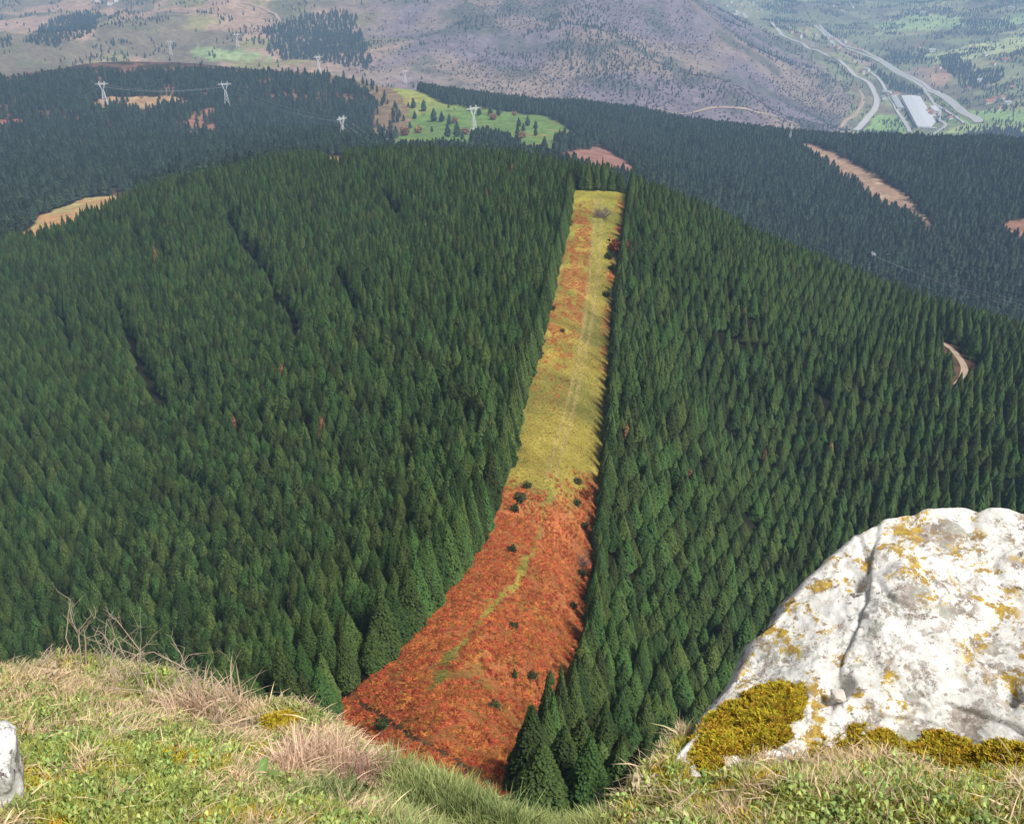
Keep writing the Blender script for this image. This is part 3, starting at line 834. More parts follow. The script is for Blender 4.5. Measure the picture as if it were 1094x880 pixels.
# low dark bushes: pixel, size in pixels, what tells each apart
def size_at(p, px_h):
    return px_h * p.length / F * .95
for px, py, hp, kind, lab in [
        (588,731,21,'c','small dark young conifer on the red bracken, tallest of the three in a row'),
        (550,725,14,'c','small bushy young conifer on the red bracken, left one of three in a row'),
        (568,727,9,'b','tiny green bush on the red bracken between two young conifers'),
        (528,758,10,'b','small dark bush on the bracken below the three young conifers'),
        (409,779,12,'b','dark bush beside the ditch line at the bottom left of the bracken'),
        (547,590,8,'b','small dark bush left of the pale path in the middle of the bracken'),
        (549,673,8,'b','low dark bush on the middle of the lower bracken slope'),
        (612,651,7,'b','small dark bush at the right edge of the bracken, above the young conifers'),
        (621,617,8,'b','small dark bush just below the bare purple bush at the right edge'),
        (563,521,7,'b','small dark bush where yellow grass meets bracken on the left'),
        (556,537,10,'b','wide dark bush on the upper left bracken'),
        (550,546,8,'b','dark bush touching the left tree row on the upper bracken'),
        (617,517,7,'b','small black bush where yellow grass meets bracken on the right'),
        (616,542,7,'b','small dark bush on the thin upper right bracken'),
        (624,564,7,'b','dark bush by the right edge trees, on the upper bracken'),
        (651,277,8,'b','dark bush in the cluster by the right edge of the grass, lower one'),
        (656,268,9,'b','dark bush in the cluster by the right edge of the grass, upper one'),
        (648,319,7,'b','lone dark bush by the right edge of the yellow grass'),
        (653,290,5,'b','small dark bush under the cluster at the right grass edge'),
        (590,332,5,'b','tiny dark bush at the left edge of the upper grass'),
        (601,356,4,'b','tiny dark bush out on the upper left grass'),
        (661,272,16,'r','rust red dead bush at the right edge of the upper clearing'),
        (625,532,11,'r','rust red bush at the right edge where the bracken begins')]:
    p = hit(px, py, 60); h = size_at(p, hp)
    if kind == 'c':
        t = empty('young_conifer', p, R.rand() * 6, h / 3.0); tag(t, lab, 'young conifer', 'small bushes and young trees in the clearing')
        link('crown', YOUNGC[px % 2], M_CON, t); link('trunk', STEM, M_BARK, t)
    else:
        t = empty('bush', p, R.rand() * 6, h / 1.25); tag(t, lab, 'bush', 'small bushes and young trees in the clearing')
        link('foliage', BUSH[px % 3] if kind == 'b' else BUSH[px % 3].copy(), M_GORSE if kind == 'b' else None, t)
        if kind == 'r':
            me = t.children[0].data; me.materials.clear(); me.materials.append(M_RUST)
        link('stem', STEM, M_BARK, t)
for px, py, hp, lab in [(644,234,17,'grey leafless round bush on the yellow grass near the top of the clearing'), (620,603,17,'purple grey leafless bush at the right edge of the bracken')]:
    p = hit(px, py, 60); h = size_at(p, hp)
    t = empty('bare_bush', p, 0, 1.0); tag(t, lab, 'bare bush')
    link('branches', twig_mesh('branches', h * .95, 1.1, 22, px, r0=.07 * h / 4, levels=3, kids=4, upright=.35), M_TWIG, t)
    link('trunk', trunk_mesh('trunk', h * .4, .12, px, 5, .6), M_BARK, t)

# rust coloured dying conifers in the plantation
DEADC = [crown_mesh('crown', 10.0, 2.3, 380, 560 + i, spray=1.1, power=.65, dark=.5, tipc=(1.2, 1.15, 1.1)) for i in range(2)]
for px, py, hp, lab in [(169,284,15,'pale brown dying conifer high in the left plantation'), (520,222,14,'rust brown dying conifer left of the top of the clearing'),
        (253,466,13,'pale pinkish dying conifer in the middle of the left plantation'), (346,470,15,'red brown dying conifer in the left plantation, toward the clearing'),
        (793,350,15,'bright rust conifer in the right plantation, level with the dirt road'), (814,502,15,'orange brown dying conifer in the right plantation above the boulder'),
        (884,492,9,'small orange dying conifer above the top of the boulder'), (735,526,13,'rust dying conifer in the right plantation, nearest the clearing'),
        (303,410,11,'thin brown dying conifer beside a gap in the left plantation'), (668,478,10,'small brown dying conifer just right of the clearing'),
        (547,192,12,'brown dying conifer at the top of the left plantation')]:
    p = hit(px, py + 5, 60)
    t = empty('dying_conifer', p, R.rand() * 6, 1.0); tag(t, lab, 'dying conifer', 'rust coloured dying conifers')
    s = max(1.0, (size_at(p, hp) + 7.5) / 11.0); t.scale = (1.0, 1.0, s)
    link('crown', DEADC[px % 2], M_DEAD, t); link('trunk', TRUNKS[0], M_BARK, t)

# ------------------------------------------------------------------ meadow trees
M_TAN = leaf_mat('autumn_foliage', (.36, .21, .10), var=.15, transl=.15)
MPINE = [crown_mesh('crown', 10.0, 2.9, 260, 600 + i, spray=1.7, base=.10, power=.6, dark=.75, lobes=.22) for i in range(3)]
MTRUNK = trunk_mesh('trunk', 8.5, .28, 610, 8, 1.5)
ROUND = [bush_mesh('crown', 3.2, 5.5, 520, 620 + i, leaf=1.0) for i in range(2)]
LTRUNK = trunk_mesh('trunk', 4.0, .22, 612, 8, 2.0)
place = ['at the far left of the meadow', 'on the pale upper meadow', 'along the meadow track', 'on the bright green meadow']
for k, (qx, qy, hq) in enumerate([(166,205,24),(190,208,50),(241,225,55),(197,262,40),(174,308,35),(290,272,65),(328,275,52),(361,207,20),(389,217,12),(280,325,30),(365,287,50),(357,350,65),(403,348,75),
        (428,362,40),(470,222,38),(510,245,45),(565,245,50),(605,245,45),(703,300,48),(697,338,45),(725,320,40),(746,295,50),(785,310,42),(785,345,40),(828,405,62),(875,400,38),(335,365,25)]):
    px, py = 400 + qx / 4.558, 70 + qy / 4.558
    p = hit(px, py, 1000); h = size_at(p, hq / 4.558)
    t = empty('meadow_tree', p, R.rand() * 6, h / 10.0)
    w = 'tall' if hq > 55 else ('middling' if hq > 34 else 'small')
    lab = '%s dark conifer on the green meadow, number' % w
    side = 'left of' if px < 505 else 'right of'
    t.scale = (h / 10 * 1.15, h / 10 * 1.15, h / 10)
    lab = {0: 'small dark tree leftmost on the pale upper meadow', 1: 'narrow dark conifer beside the leftmost small tree on the upper meadow', 2: 'dark conifer standing alone on the pale upper meadow', 3: 'dark tree at the rusty left edge of the meadow',
           4: 'round dark tree at the lower left corner of the meadow', 5: 'tallest dark conifer of the pair left of the meadow pylon', 6: 'broader dark conifer of the pair left of the meadow pylon', 7: 'small dark tree high on the pale meadow',
           8: 'tiny dark tree high on the pale meadow', 9: 'low dark tree at the left end of the bright green grass', 10: 'upper dark conifer of the tall stack left of the pylon', 11: 'lower dark conifer of the tall stack left of the pylon',
           12: 'leaning row conifer just left below the white meadow pylon', 13: 'small dark conifer at the lower edge of the bright meadow', 14: 'dark round tree just left above the white meadow pylon', 15: 'dark tree just right of the white meadow pylon',
           16: 'dark tree left one of two below the far treeline', 17: 'dark tree right one of two below the far treeline', 18: 'upper dark conifer of the cluster on the bright green meadow', 19: 'lower left dark conifer of the cluster on the bright meadow',
           20: 'lower right dark conifer of the cluster on the bright meadow', 21: 'dark conifer where the bright meadow meets the track', 22: 'upper dark conifer of the pair on the right of the meadow', 23: 'lower dark conifer of the pair on the right of the meadow',
           24: 'slim dark conifer alone at the lower right of the meadow', 25: 'dark conifer at the end of the row, right of the meadow', 26: 'small dark tree at the bottom left edge of the bright meadow'}[k]
    tag(t, lab, 'tree', 'conifers standing on the meadow')
    link('crown', MPINE[k % 3], M_PINE, t); link('trunk', MTRUNK, M_BARK, t)
for k, (qx, qy, hq, lab) in enumerate([(720,355,32,'round tan autumn tree under the conifer cluster on the bright meadow'), (580,268,32,'tan autumn tree in front of the far treeline'), (580,180,16,'small tan tree above the far treeline'),
        (815,240,30,'tan autumn tree left one of two at the right treeline'), (857,228,30,'tan autumn tree right one of two at the right treeline'), (680,243,20,'low tan shrub beside the track at the treeline'),
        (445,338,32,'tan autumn tree under the white meadow pylon'), (390,282,24,'small tan tree beside the stacked conifers on the meadow'), (150,340,40,'large rust tree at the lower left corner of the meadow'), (215,330,34,'rust tree beside the round dark tree at the meadow corner')]):
    px, py = 400 + qx / 4.558, 70 + qy / 4.558
    p = hit(px, py, 1000); h = size_at(p, hq / 4.558)
    t = empty('autumn_tree', p, R.rand() * 6, h / 5.8); tag(t, lab, 'autumn tree', 'tan autumn trees round the meadow')
    link('crown', ROUND[k % 2], M_TAN, t); link('trunk', LTRUNK, M_BARK, t)

# ------------------------------------------------------------------ pylons and their cables
M_STEEL = flat_mat('galvanised_steel', (.78, .80, .82), .5, .5, .1, 1)
M_WIRE = flat_mat('aluminium_wire', (.45, .46, .48), .5, .5, .1, 1)
def bars(name, segs, r, m_=4):
    V, T = [], []
    for p0, p1 in segs:
        p0, p1 = Vector(p0), Vector(p1); d = (p1 - p0).normalized(); x = d.orthogonal().normalized(); y = d.cross(x); b = len(V)
        for p in (p0, p1):
            for j in range(m_): V.append(tuple(p + (x * math.cos(6.283 * j / m_) + y * math.sin(6.283 * j / m_)) * r))
        for j in range(m_): T.append((b + j, b + (j + 1) % m_, b + m_ + (j + 1) % m_, b + m_ + j))
    return mesh_np(name, V, np.array(T))
def pylon_parts():
    H = 40.0; leg, brace, head, arm = [], [], [], []
    def sq(z): 
        w = 4.2 * (1 - z / 26) + 1.1 * (z / 26)
        return [(w, w, z), (-w, w, z), (-w, -w, z), (w, -w, z)]
    lv = [0, 7, 13, 18, 22.5, 26]
    for a, b in zip(lv[:-1], lv[1:]):
        A, B = sq(a), sq(b)
        for i in range(4):
            leg.append((A[i], B[i])); brace += [(A[i], B[(i + 1) % 4]), (A[(i + 1) % 4], B[i]), (B[i], B[(i + 1) % 4])]
    for s in (-1, 1):                                   # the forked head
        for y in (-.9, .9):
            head += [((s * 1.1, y, 26), (s * 5.0, y, 34)), ((s * 1.1, y, 26), (s * 3.4, y, 35)), ((s * 5.0, y, 34), (s * 4.4, y, 36.5)), ((s * 3.4, y, 35), (s * 4.4, y, 40)), ((s * 5.4, y, 36.5), (s * 4.4, y, 40))]
            for k in range(4):
                u, v = k / 4, (k + 1) / 4
                head.append(((s * (1.1 + 3.9 * u), y, 26 + 8 * u), (s * (1.1 + 2.3 * v), y, 26 + 9 * v)))
    for y in (-.9, .9):
        arm += [((-11, 0, 35.6), (11, 0, 35.6)), ((-10.5, y * .3, 35.2), (-5, y, 34.2)), ((10.5, y * .3, 35.2), (5, y, 34.2)), ((-5, y, 34.3), (5, y, 34.3)), ((-5, y, 36.5), (5, y, 36.5)), ((-11, 0, 35.6), (-5, y, 36.5)), ((11, 0, 35.6), (5, y, 36.5))]
        for k in range(10):
            arm.append(((-5 + k, y, 34.3 if k % 2 else 36.5), (-4 + k, y, 36.5 if k % 2 else 34.3)))
    return bars('legs', leg, .32), bars('bracing', brace, .14), bars('head_frame', head, .23), bars('cross_arm', arm, .18)
PY = pylon_parts()
INS = bars('insulator', [((0, 0, 0), (0, 0, -2.6))], .14, 6)
M_INS = flat_mat('insulator_glass', (.25, .27, .28), .3, .5, .1, 1)
def pylon(px, py, top, az, lab, rmin=700, p=None):
    p = p or hit(px, py, rmin); h = (py - top) * p.length / F * 1.03 / max(.5, math.cos(math.asin(-p.z / p.length)))
    t = empty('electricity_pylon', p, az, h / 40.0); tag(t, lab, 'pylon', 'white steel electricity pylons')
    for nm, me in zip(('legs', 'bracing', 'head_frame', 'cross_arm'), PY): link(nm, me, M_STEEL, t)
    for x in (-10.6, 0, 10.6): link('insulator', INS, M_INS, t, (x, 0, 35.4 if x else 34.1))
    return t
def arm_points(t):
    s = t.scale.x; a = t.rotation_euler.z
    return [Vector(t.location) + Vector((x * s * math.cos(a), x * s * math.sin(a), z * s)) for x, z in ((-10.6, 32.8), (0, 31.5), (10.6, 32.8))]
def cable(p0, p1, sag, lab, grp, r=.07):
    n = 18; V, T = [], []
    for i in range(n + 1):
        u = i / n; p = p0.lerp(p1, u) - Vector((0, 0, sag * 4 * u * (1 - u)))
        d = (p1 - p0).normalized(); x = d.cross(Vector((0, 0, 1))).normalized(); y = x.cross(d)
        for j in range(4): V.append(tuple(p - p0 + (x * math.cos(1.5708 * j) + y * math.sin(1.5708 * j)) * r))
        if i:
            for j in range(4):
                b = (i - 1) * 4; T.append((b + j, b + (j + 1) % 4, b + 4 + (j + 1) % 4, b + 4 + j))
    o = link('power_cable', mesh_np('power_cable', V, np.array(T)), M_WIRE, None, p0); tag(o, lab, 'power cable', grp)
P1 = pylon(113, 113, 92, .15, 'white pylon at the pale opening on the left pine hill')
P2 = pylon(243, 114, 91, .25, 'white pylon in the middle of the left pine hill')
P3 = pylon(367, 152, 127, .95, 'white pylon at the right foot of the left pine hill')
P4 = pylon(506, 143, 116, .6, 'tall slender white pylon standing on the green meadow', 1000)
P5 = pylon(843, 156, 136, 1.35, 'white pylon at the top of the bare swath on the right slope', 1200)
P7 = pylon(183, 59, 46, .4, 'small pylon on the skyline of the pine hill, leftmost', 2600)
P8 = pylon(254, 51, 38, .4, 'small pylon on the tan far hillside above the pine hill', 2600)
P9 = pylon(341, 78, 62, .4, 'small pylon at the pale patch near the right end of the pine hill', 1500)
P10 = pylon(433, 90, 77, .4, 'small pylon above the left end of the meadow', 1500)
P6 = pylon(930, 288, 271, 1.75, 'white pylon top showing behind the right edge of the ridge', 900)
def span(a, b, sag, lab, grp):
    for (p, q_), w in zip(zip(arm_points(a), arm_points(b)), ('left', 'middle', 'right')):
        cable(p, q_, sag, w + ' ' + lab, grp)
span(P1, P2, 9, 'cable between the two pylons on the left pine hill', 'cables over the left pine hill')
span(P2, P3, 9, 'cable from the pine hill pylon down to the hill foot pylon', 'cables down the pine hill')
for k, w in enumerate(('left', 'middle', 'right')):
    a = arm_points(P1)[k]; cable(a, at(-60 + 3 * k, 142 - 3 * k, 2000.0), 12, w + ' cable running from the leftmost hill pylon out of the picture', 'cables leaving on the left')
    a = arm_points(P3)[k]; cable(a, at(470 + 4 * k, 188 - 4 * k, 1250.0), 10, w + ' cable dropping behind the ridge from the hill foot pylon', 'cables behind the ridge')
    a = arm_points(P6)[k]; cable(a, at(1160, 334 + 7 * k, 860.0), 6, w + ' cable over the dark right slope from the half hidden pylon', 'cables over the right slope', .05)

# ------------------------------------------------------------------ valley: roads, halls, houses, woods
def strip_mesh(name, pts, width, lift, m, kind='structure', label=None, rmin=2600):
    """a road draped over the ground"""
    P = [hit(px, py, rmin) for px, py in pts]
    out = []
    for i in range(len(P) - 1):                          # smooth and refine
        p0, p1, p2, p3 = P[max(i - 1, 0)], P[i], P[i + 1], P[min(i + 2, len(P) - 1)]
        for k in range(8):
            u = k / 8
            out.append(.5 * ((2 * p1) + (p2 - p0) * u + (2 * p0 - 5 * p1 + 4 * p2 - p3) * u * u + (3 * p1 - p0 - 3 * p2 + p3) * u ** 3))
    out.append(P[-1]); V, T = [], []
    for i, p in enumerate(out):
        d = out[min(i + 1, len(out) - 1)] - out[max(i - 1, 0)]; nrm = Vector((-d.y, d.x, 0)).normalized() * width / 2
        for s in (-1, -.33, .33, 1):
            q_ = p + nrm * s; V.append((q_.x, q_.y, 0))
        if i:
            b = 4 * (i - 1)
            for j in range(3): T.append((b + j, b + j + 1, b + 5 + j, b + 4 + j))
    V = np.array(V); V[:, 2] = ground(V[:, 0], V[:, 1]) + lift
    o = link(name, mesh_np(name, V, np.array(T)), m); tag(o, label, None, kind=kind); return o
M_ROAD = flat_mat('pale_road', (.42, .41, .39), .9, .2, .12, .02)
M_DIRT = flat_mat('dirt_road', (.36, .27, .20), .95, .1, .2, .05)
M_VERGE = flat_mat('road_verge', (.20, .24, .10), .95, .1, .3, .03)
HW = [(872,28),(884,40),(905,52),(932,62),(955,76),(985,93),(1012,108),(1046,132)]
strip_mesh('road_verge', HW, 46, 1.5, M_VERGE, label='grass verge along the motorway')
strip_mesh('motorway', [(x_ - 1.2, y_) for x_, y_ in HW], 17, 3.0, M_ROAD, label='left carriageway of the pale motorway in the valley')
strip_mesh('motorway', [(x_ + 3.4, y_ - .4) for x_, y_ in HW], 15, 3.2, M_ROAD, label='right carriageway of the pale motorway in the valley')
strip_mesh('road', [(745,-4),(790,14),(835,38),(858,48),(880,58),(900,68),(914,82),(930,92),(936,105),(935,116),(926,128),(914,140)], 20, 2.2, M_ROAD, label='pale valley road running beside the river bend')
strip_mesh('road', [(918,97),(922,108),(915,122),(902,132),(890,140)], 13, 2.0, M_DIRT, label='older road round the foot of the mountain')
strip_mesh('road', [(930,78),(945,95),(952,108),(960,122),(968,134),(972,142)], 12, 2.6, M_ROAD, label='street past the industrial hall')
strip_mesh('road', [(985,95),(993,104),(998,112),(1004,120),(1003,128),(1010,134),(1000,142),(985,152)], 11, 2.4, M_ROAD, label='slip road joining the motorway')
strip_mesh('road', [(1002,114),(1012,120),(1024,128),(1030,133)], 9, 2.7, M_ROAD, label='slip road under the motorway')
strip_mesh('dirt_track', [(258,4),(275,8),(285,12),(297,20),(298,27)], 11, 2.0, M_DIRT, label='pale track on the far hillside')
strip_mesh('dirt_track', [(700,117),(760,116),(800,118),(830,126),(852,134)], 8, 2.0, M_DIRT, label='track along the foot of the mountain')

strip_mesh('dirt_road', [(996,362),(1008,369),(1020,378),(1029,390),(1029,402),(1022,412)], 3.4, .25, M_DIRT, label='curved pale dirt road among the conifers on the right', rmin=150)
M_WALLW = flat_mat('white_render', (.75, .74, .70), .9, .2, .08, .3)
M_WALLC = flat_mat('cream_render', (.62, .55, .44), .9, .2, .08, .3)
M_ROOFT = flat_mat('terracotta_tiles', (.36, .15, .09), .9, .2, .25, .5)
M_ROOFW = flat_mat('white_metal_roof', (.52, .53, .55), .7, .3, .06, .1)
M_ROOFG = flat_mat('grey_roof', (.35, .36, .38), .8, .3, .15, .2)
M_GLASS = flat_mat('window_glass', (.05, .06, .08), .2, .5, .1, .3)
def poly_mesh(name, V, Fs):
    me = bpy.data.meshes.new(name); me.from_pydata([tuple(v) for v in V], [], Fs); me.update(); return me
def house_meshes(w, d, h, rh, ov=.5):
    a, b = w / 2, d / 2
    wall = poly_mesh('wall', [(-a,-b,-4),(a,-b,-4),(a,b,-4),(-a,b,-4),(-a,-b,h),(a,-b,h),(a,b,h),(-a,b,h),(-a,0,h+rh*.96),(a,0,h+rh*.96)],
                     [(0,1,5,4),(1,2,6,9,5),(2,3,7,6),(3,0,4,8,7)])
    A, B, z0 = a + ov, b + ov, h - ov * rh / b
    roof = poly_mesh('roof', [(-A,-B,z0),(A,-B,z0),(A,0,h+rh),(-A,0,h+rh),(A,B,z0),(-A,B,z0),(-A,-B,z0-.3),(A,-B,z0-.3),(A,0,h+rh-.3),(-A,0,h+rh-.3),(A,B,z0-.3),(-A,B,z0-.3)],
                     [(0,1,2,3),(3,2,4,5),(7,6,9,8),(8,9,11,10),(0,6,7,1),(4,10,11,5),(1,7,8,2),(2,8,10,4),(0,3,9,6),(3,5,11,9)])
    return wall, roof
HOUSES = [house_meshes(16, 11, 6.5, 3), house_meshes(22, 12, 7, 3.2), house_meshes(13, 11, 9, 3)]
def window_set(parent, w, d, h, n):
    wm = poly_mesh('window', [(-.7,0,-.8),(.7,0,-.8),(.7,0,.8),(-.7,0,.8),(-.7,.12,-.8),(.7,.12,-.8),(.7,.12,.8),(-.7,.12,.8)], [(0,1,2,3),(0,4,5,1),(1,5,6,2),(2,6,7,3),(3,7,4,0)])
    for i in range(n): link('window', wm, M_GLASS, parent, (-w / 2 + w * (i + .5) / n, -d / 2 - .1, h * .62))
HL = [(902,46,0,'w'),(895,52,1,'c'),(912,66,0,'w'),(925,76,1,'w'),(921,79,2,'c'),(889,44,0,'w'),(872,38,0,'w'),(860,34,0,'c'),(884,58,2,'c'),(868,49,0,'w'),(853,40,1,'w'),(845,36,0,'c'),(947,101,1,'w'),(951,104,2,'c'),
      (957,102,1,'c'),(944,106,0,'w'),(1002,74,0,'w'),(980,52,0,'w'),(995,56,1,'w'),(1060,70,0,'w'),(1075,66,0,'w'),(1045,88,0,'w'),(1062,108,1,'w'),(1070,107,2,'w'),(1076,112,0,'w'),(1056,111,1,'c'),(1068,117,0,'w'),
      (1052,60,0,'w'),(1080,95,0,'c'),(1035,96,0,'c'),(910,9,0,'w'),(900,12,1,'w'),(890,7,0,'w'),(1080,10,1,'w'),(1074,5,0,'w'),(994,17,1,'w'),(985,15,0,'w'),(950,22,0,'c'),(792,5,1,'w'),(800,9,0,'w'),(781,3,2,'w'),(790,9,0,'c'),
      (805,4,0,'w'),(776,7,1,'w'),(812,12,0,'c'),(785,13,0,'w'),(993,121,0,'w'),(995,124,1,'w'),(690,119,0,'w'),(619,104,0,'w'),(1040,52,0,'w'),(110,3,0,'w'),(118,5,1,'w'),(103,2,0,'w'),(124,2,0,'w'),(1014,128,0,'w')]
def where(px, py):
    if px < 200: return 'at the top left'
    if px < 700: return 'on the pale saddle behind the meadow' if px < 650 else 'at the foot of the mountain'
    if px < 830: return 'in the hamlet behind the mountain'
    if py < 30: return 'on the far hillside at top right'
    if px < 935: return 'along the valley road'
    if px < 1005 and py > 95: return 'beside the industrial hall'
    if px > 1030 and py > 80: return 'in the hamlet right of the motorway'
    return 'on the hillside beyond the motorway'
HLAB = {}
for k, (px, py, v, c) in enumerate(HL):
    p = hit(px, py, 1900 if 600 < px < 700 else 2600); big = 1.25 if p.length > 3000 else .6
    t = empty('house', p, R.rand() * 3.14, big * (.85 + .4 * R.rand()))
    col_ = 'white' if c == 'w' else 'cream'; ro = ('terracotta', M_ROOFT) if k % 3 else ('grey', M_ROOFG)
    form = ('small', 'long', 'tall')[v]
    HLAB.setdefault('%s %s %s roofed house' % (form, col_, ro[0]) + '|' + where(px, py), []).append((px, t))
    wall, roof = HOUSES[v]
    for nm, me, m_ in (('wall', wall, M_WALLW if c == 'w' else M_WALLC), ('roof', roof, ro[1])):
        o = bpy.data.objects.new(nm, me); COL.objects.link(o); o.parent = t
        if not me.materials: me.materials.append(m_)
        o.material_slots[0].link = 'OBJECT'; o.material_slots[0].material = m_
    window_set(t, (16, 22, 13)[v], (11, 12, 11)[v], (6.5, 7, 9)[v], 4)
for key, ts in HLAB.items():
    a_, w_ = key.split('|')
    for j, (px, t) in enumerate(sorted(ts, key=lambda v: v[0])):
        n_ = '' if len(ts) == 1 else ', ' + (('left one of two' if j == 0 else 'right one of two') if len(ts) == 2 else ['leftmost', 'second from left', 'third from left', 'fourth from left', 'fifth from left', 'sixth from left', 'seventh from left'][j]) + ','
        tag(t, a_ + n_ + ' ' + w_, 'house', 'houses ' + w_)
def hall(px0, py0, px1, py1, width, h, lab, roof_m, name='industrial_hall', off=2.0):
    a, b = hit(px0, py0, 2600), hit(px1, py1, 2600); d = b - a; L = Vector((d.x, d.y)).length
    t = empty(name, (a + b) / 2, math.atan2(d.y, d.x)); tag(t, lab, 'hall')
    wall, roof = house_meshes(L, width, h, width * .04, .8)
    link('wall', wall, M_WALLW, t); link('roof', roof, roof_m, t)
    dm = poly_mesh('door', [(-3,0,0),(3,0,0),(3,0,5),(-3,0,5),(-3,.2,0),(3,.2,0),(3,.2,5),(-3,.2,5)], [(0,1,2,3),(3,2,6,7),(0,3,7,4),(1,5,6,2)])
    for i in range(5): link('door', dm, M_ROOFG, t, (-L / 2 + L * (i + .5) / 5, -width / 2 - .2, 0))
hall(972, 108, 992, 136, 66, 9, 'long white roofed industrial hall beside the motorway', M_ROOFW)
hall(954, 104, 962, 118, 22, 8, 'narrow grey roofed workshop left of the long white hall', M_ROOFG, 'workshop')
hall(996, 116, 1000, 121, 18, 8, 'small white roofed shed between the slip roads', M_ROOFW, 'shed')
hall(984, 139, 1000, 138, 16, 7, 'low dark roofed shed at the near end of the long hall', M_ROOFG, 'shed')

FARW = [crown_mesh('crown', 14.0, 4.0, 70, 700 + i, spray=3.0, base=.05, power=.5, dark=.5, lobes=.25) for i in range(3)]
M_FARW = leaf_mat('far_wood_foliage', (.040, .060, .040), var=.35, transl=0)
M_BARE = leaf_mat('bare_wood_crowns', (.120, .104, .112), var=.18, hue=.03, transl=0)
SRC_FW = [source('far_crown_source', m, M_FARW) for m in FARW]
BAREC = [bush_mesh('crown', 4.2, 9.0, 60, 720 + i, leaf=3.0) for i in range(3)]
SRC_BW = [source('bare_crown_source', m, M_BARE) for m in BAREC]
WOODS = [([(283,36),(300,24),(372,10),(398,74),(345,68),(290,62)], .95), ([(22,46),(70,18),(108,16),(98,38),(60,50)], .85), ([(0,46),(14,38),(14,50),(0,52)], .8), ([(570,30),(600,8),(645,0),(668,62),(705,88),(640,92),(590,62)], .42), ([(690,70),(760,80),(800,110),(720,112),(640,100)], .22),
         ([(928,72),(940,76),(962,90),(985,97),(982,104),(955,98),(935,88)], .9), ([(1003,64),(1022,60),(1040,75),(1074,74),(1070,86),(1040,94),(1020,88)], .9), ([(943,62),(968,52),(990,54),(985,66),(950,70)], .7),
         ([(890,62),(905,72),(915,86),(905,84),(888,70)], .8), ([(1025,22),(1080,20),(1085,34),(1040,40),(1020,34)], .8), ([(812,4),(850,0),(850,14),(820,14)], .7), ([(880,30),(890,36),(890,46),(880,42)], .9), ([(1090,140),(1094,150),(1010,150),(1050,140)], .95),
         ([(840,22),(852,30),(866,40),(850,36)], .6), ([(960,10),(1015,8),(1020,14),(965,18)], .6)]
def far_woods():
    x, y = hexgrid(-.50, .50, 2600, 7600, 13.5, .9, .2)
    r = np.hypot(x, y); z = ground(x, y); px, py = proj(x, y, z)
    k = (px > -20) & (px < 1114) & (py > -16) & visible(x, y, z, 14, .006)
    x, y, z, r, px, py = [v[k] for v in (x, y, z, r, px, py)]
    pr = np.zeros(len(x))
    for poly, d in WOODS: pr = np.where(inpoly(px + (fbm(x / 60, y / 60, 81, 2) - .5) * 14, py + (fbm(x / 60, y / 60, 82, 2) - .5) * 6, poly), d, pr)
    mount = px < np.interp(py, [-60, 0, 60, 100, 140], [690, 755, 868, 908, 908])
    pr = np.maximum(pr, np.where(mount, .012 + .30 * (fbm(x / 150, y / 150, 83, 4) > .60), .05 + .5 * (fbm(x / 120, y / 120, 84, 4) > .61)))
    road = polydist(px, py, [(745,-4),(790,14),(835,38),(858,48),(880,58),(900,68),(914,82),(930,92),(936,105),(935,116),(926,128),(914,140)])
    road = np.minimum(road, polydist(px, py, HW)); road = np.minimum(road, polydist(px, py, [(930,78),(945,95),(952,108),(960,122),(968,134),(972,142)])); 
    ok = (road > 3.5) & ~inpoly(px, py, [(958,100),(982,102),(1006,140),(980,146)])
    s = ok & (R.rand(len(x)) < pr); n = int(s.sum())
    sc = (.45 + .55 * R.rand(n)) * np.where(pr[s] > .8, 1.45, 1.0); sc = np.where(r[s] > 4500, sc * 1.1, sc)
    scatter('far_wood', np.c_[x[s], y[s], z[s]], R.rand(n) * 6.28, sc, R.randint(0, 3, n), SRC_FW, 'distant dark woods and copses on the far mountain and in the valley')
    b = ok & ~s & mount & (px > 380) & (R.rand(len(x)) < .12 + .6 * smooth(.44, .6, fbm(x / 260, y / 260, 85, 4))); m_ = int(b.sum())
    scatter('bare_wood', np.c_[x[b], y[b], z[b]], R.rand(m_) * 6.28, .24 + .34 * R.rand(m_), R.randint(0, 3, m_), SRC_BW, 'leafless grey brown scrub wood on the far mountain side')
    print('far woods', n, m_)
far_woods()
# ------------------------------------------------------------------ the grassy ledge in front
CREST = [(-260,775,2.9),(-80,754,2.95),(0,742,3.0),(60,735,3.12),(120,730,3.15),(180,739,3.1),(225,767,2.95),(262,797,2.85),(330,795,2.75),(385,834,2.6),(440,882,2.42),(500,902,2.34),(560,936,2.26),(610,952,2.2),
         (645,934,2.24),(690,872,2.40),(740,806,2.6),(800,770,2.8),(900,720,3.0),(1000,690,3.05),(1100,690,3.1),(1250,700,3.1),(1500,760,3.0)]
_c = []
for px, py, s in CREST:
    p = at(px, py, s); _c.append((math.atan2(p.x, p.y), math.hypot(p.x, p.y), p.z))
_c = np.array(sorted(_c))
def crest(a): return np.interp(a, _c[:, 0], _c[:, 1]), np.interp(a, _c[:, 0], _c[:, 2])
_l = [(c[1] * math.sin(c[0]), c[1] * math.cos(c[0]), c[2]) for c in _c]
for px in (-200, 0, 120, 240, 360, 480, 600, 700, 800, 900, 1000, 1100, 1300):
    for py, s in ((880, 2.10), (960, 1.95)):
        if py == 880 and 440 < px < 700: continue
        p = at(px, py, s); _l.append((p.x, p.y, p.z))
for px, py, s in [(100,790,2.6),(200,790,2.55),(20,790,2.6),(300,850,2.36),(860,800,2.62),(950,810,2.6),(1050,815,2.6),(1094,815,2.6),(760,840,2.38),(1200,800,2.6)]:
    p = at(px, py, s); _l.append((p.x, p.y, p.z))
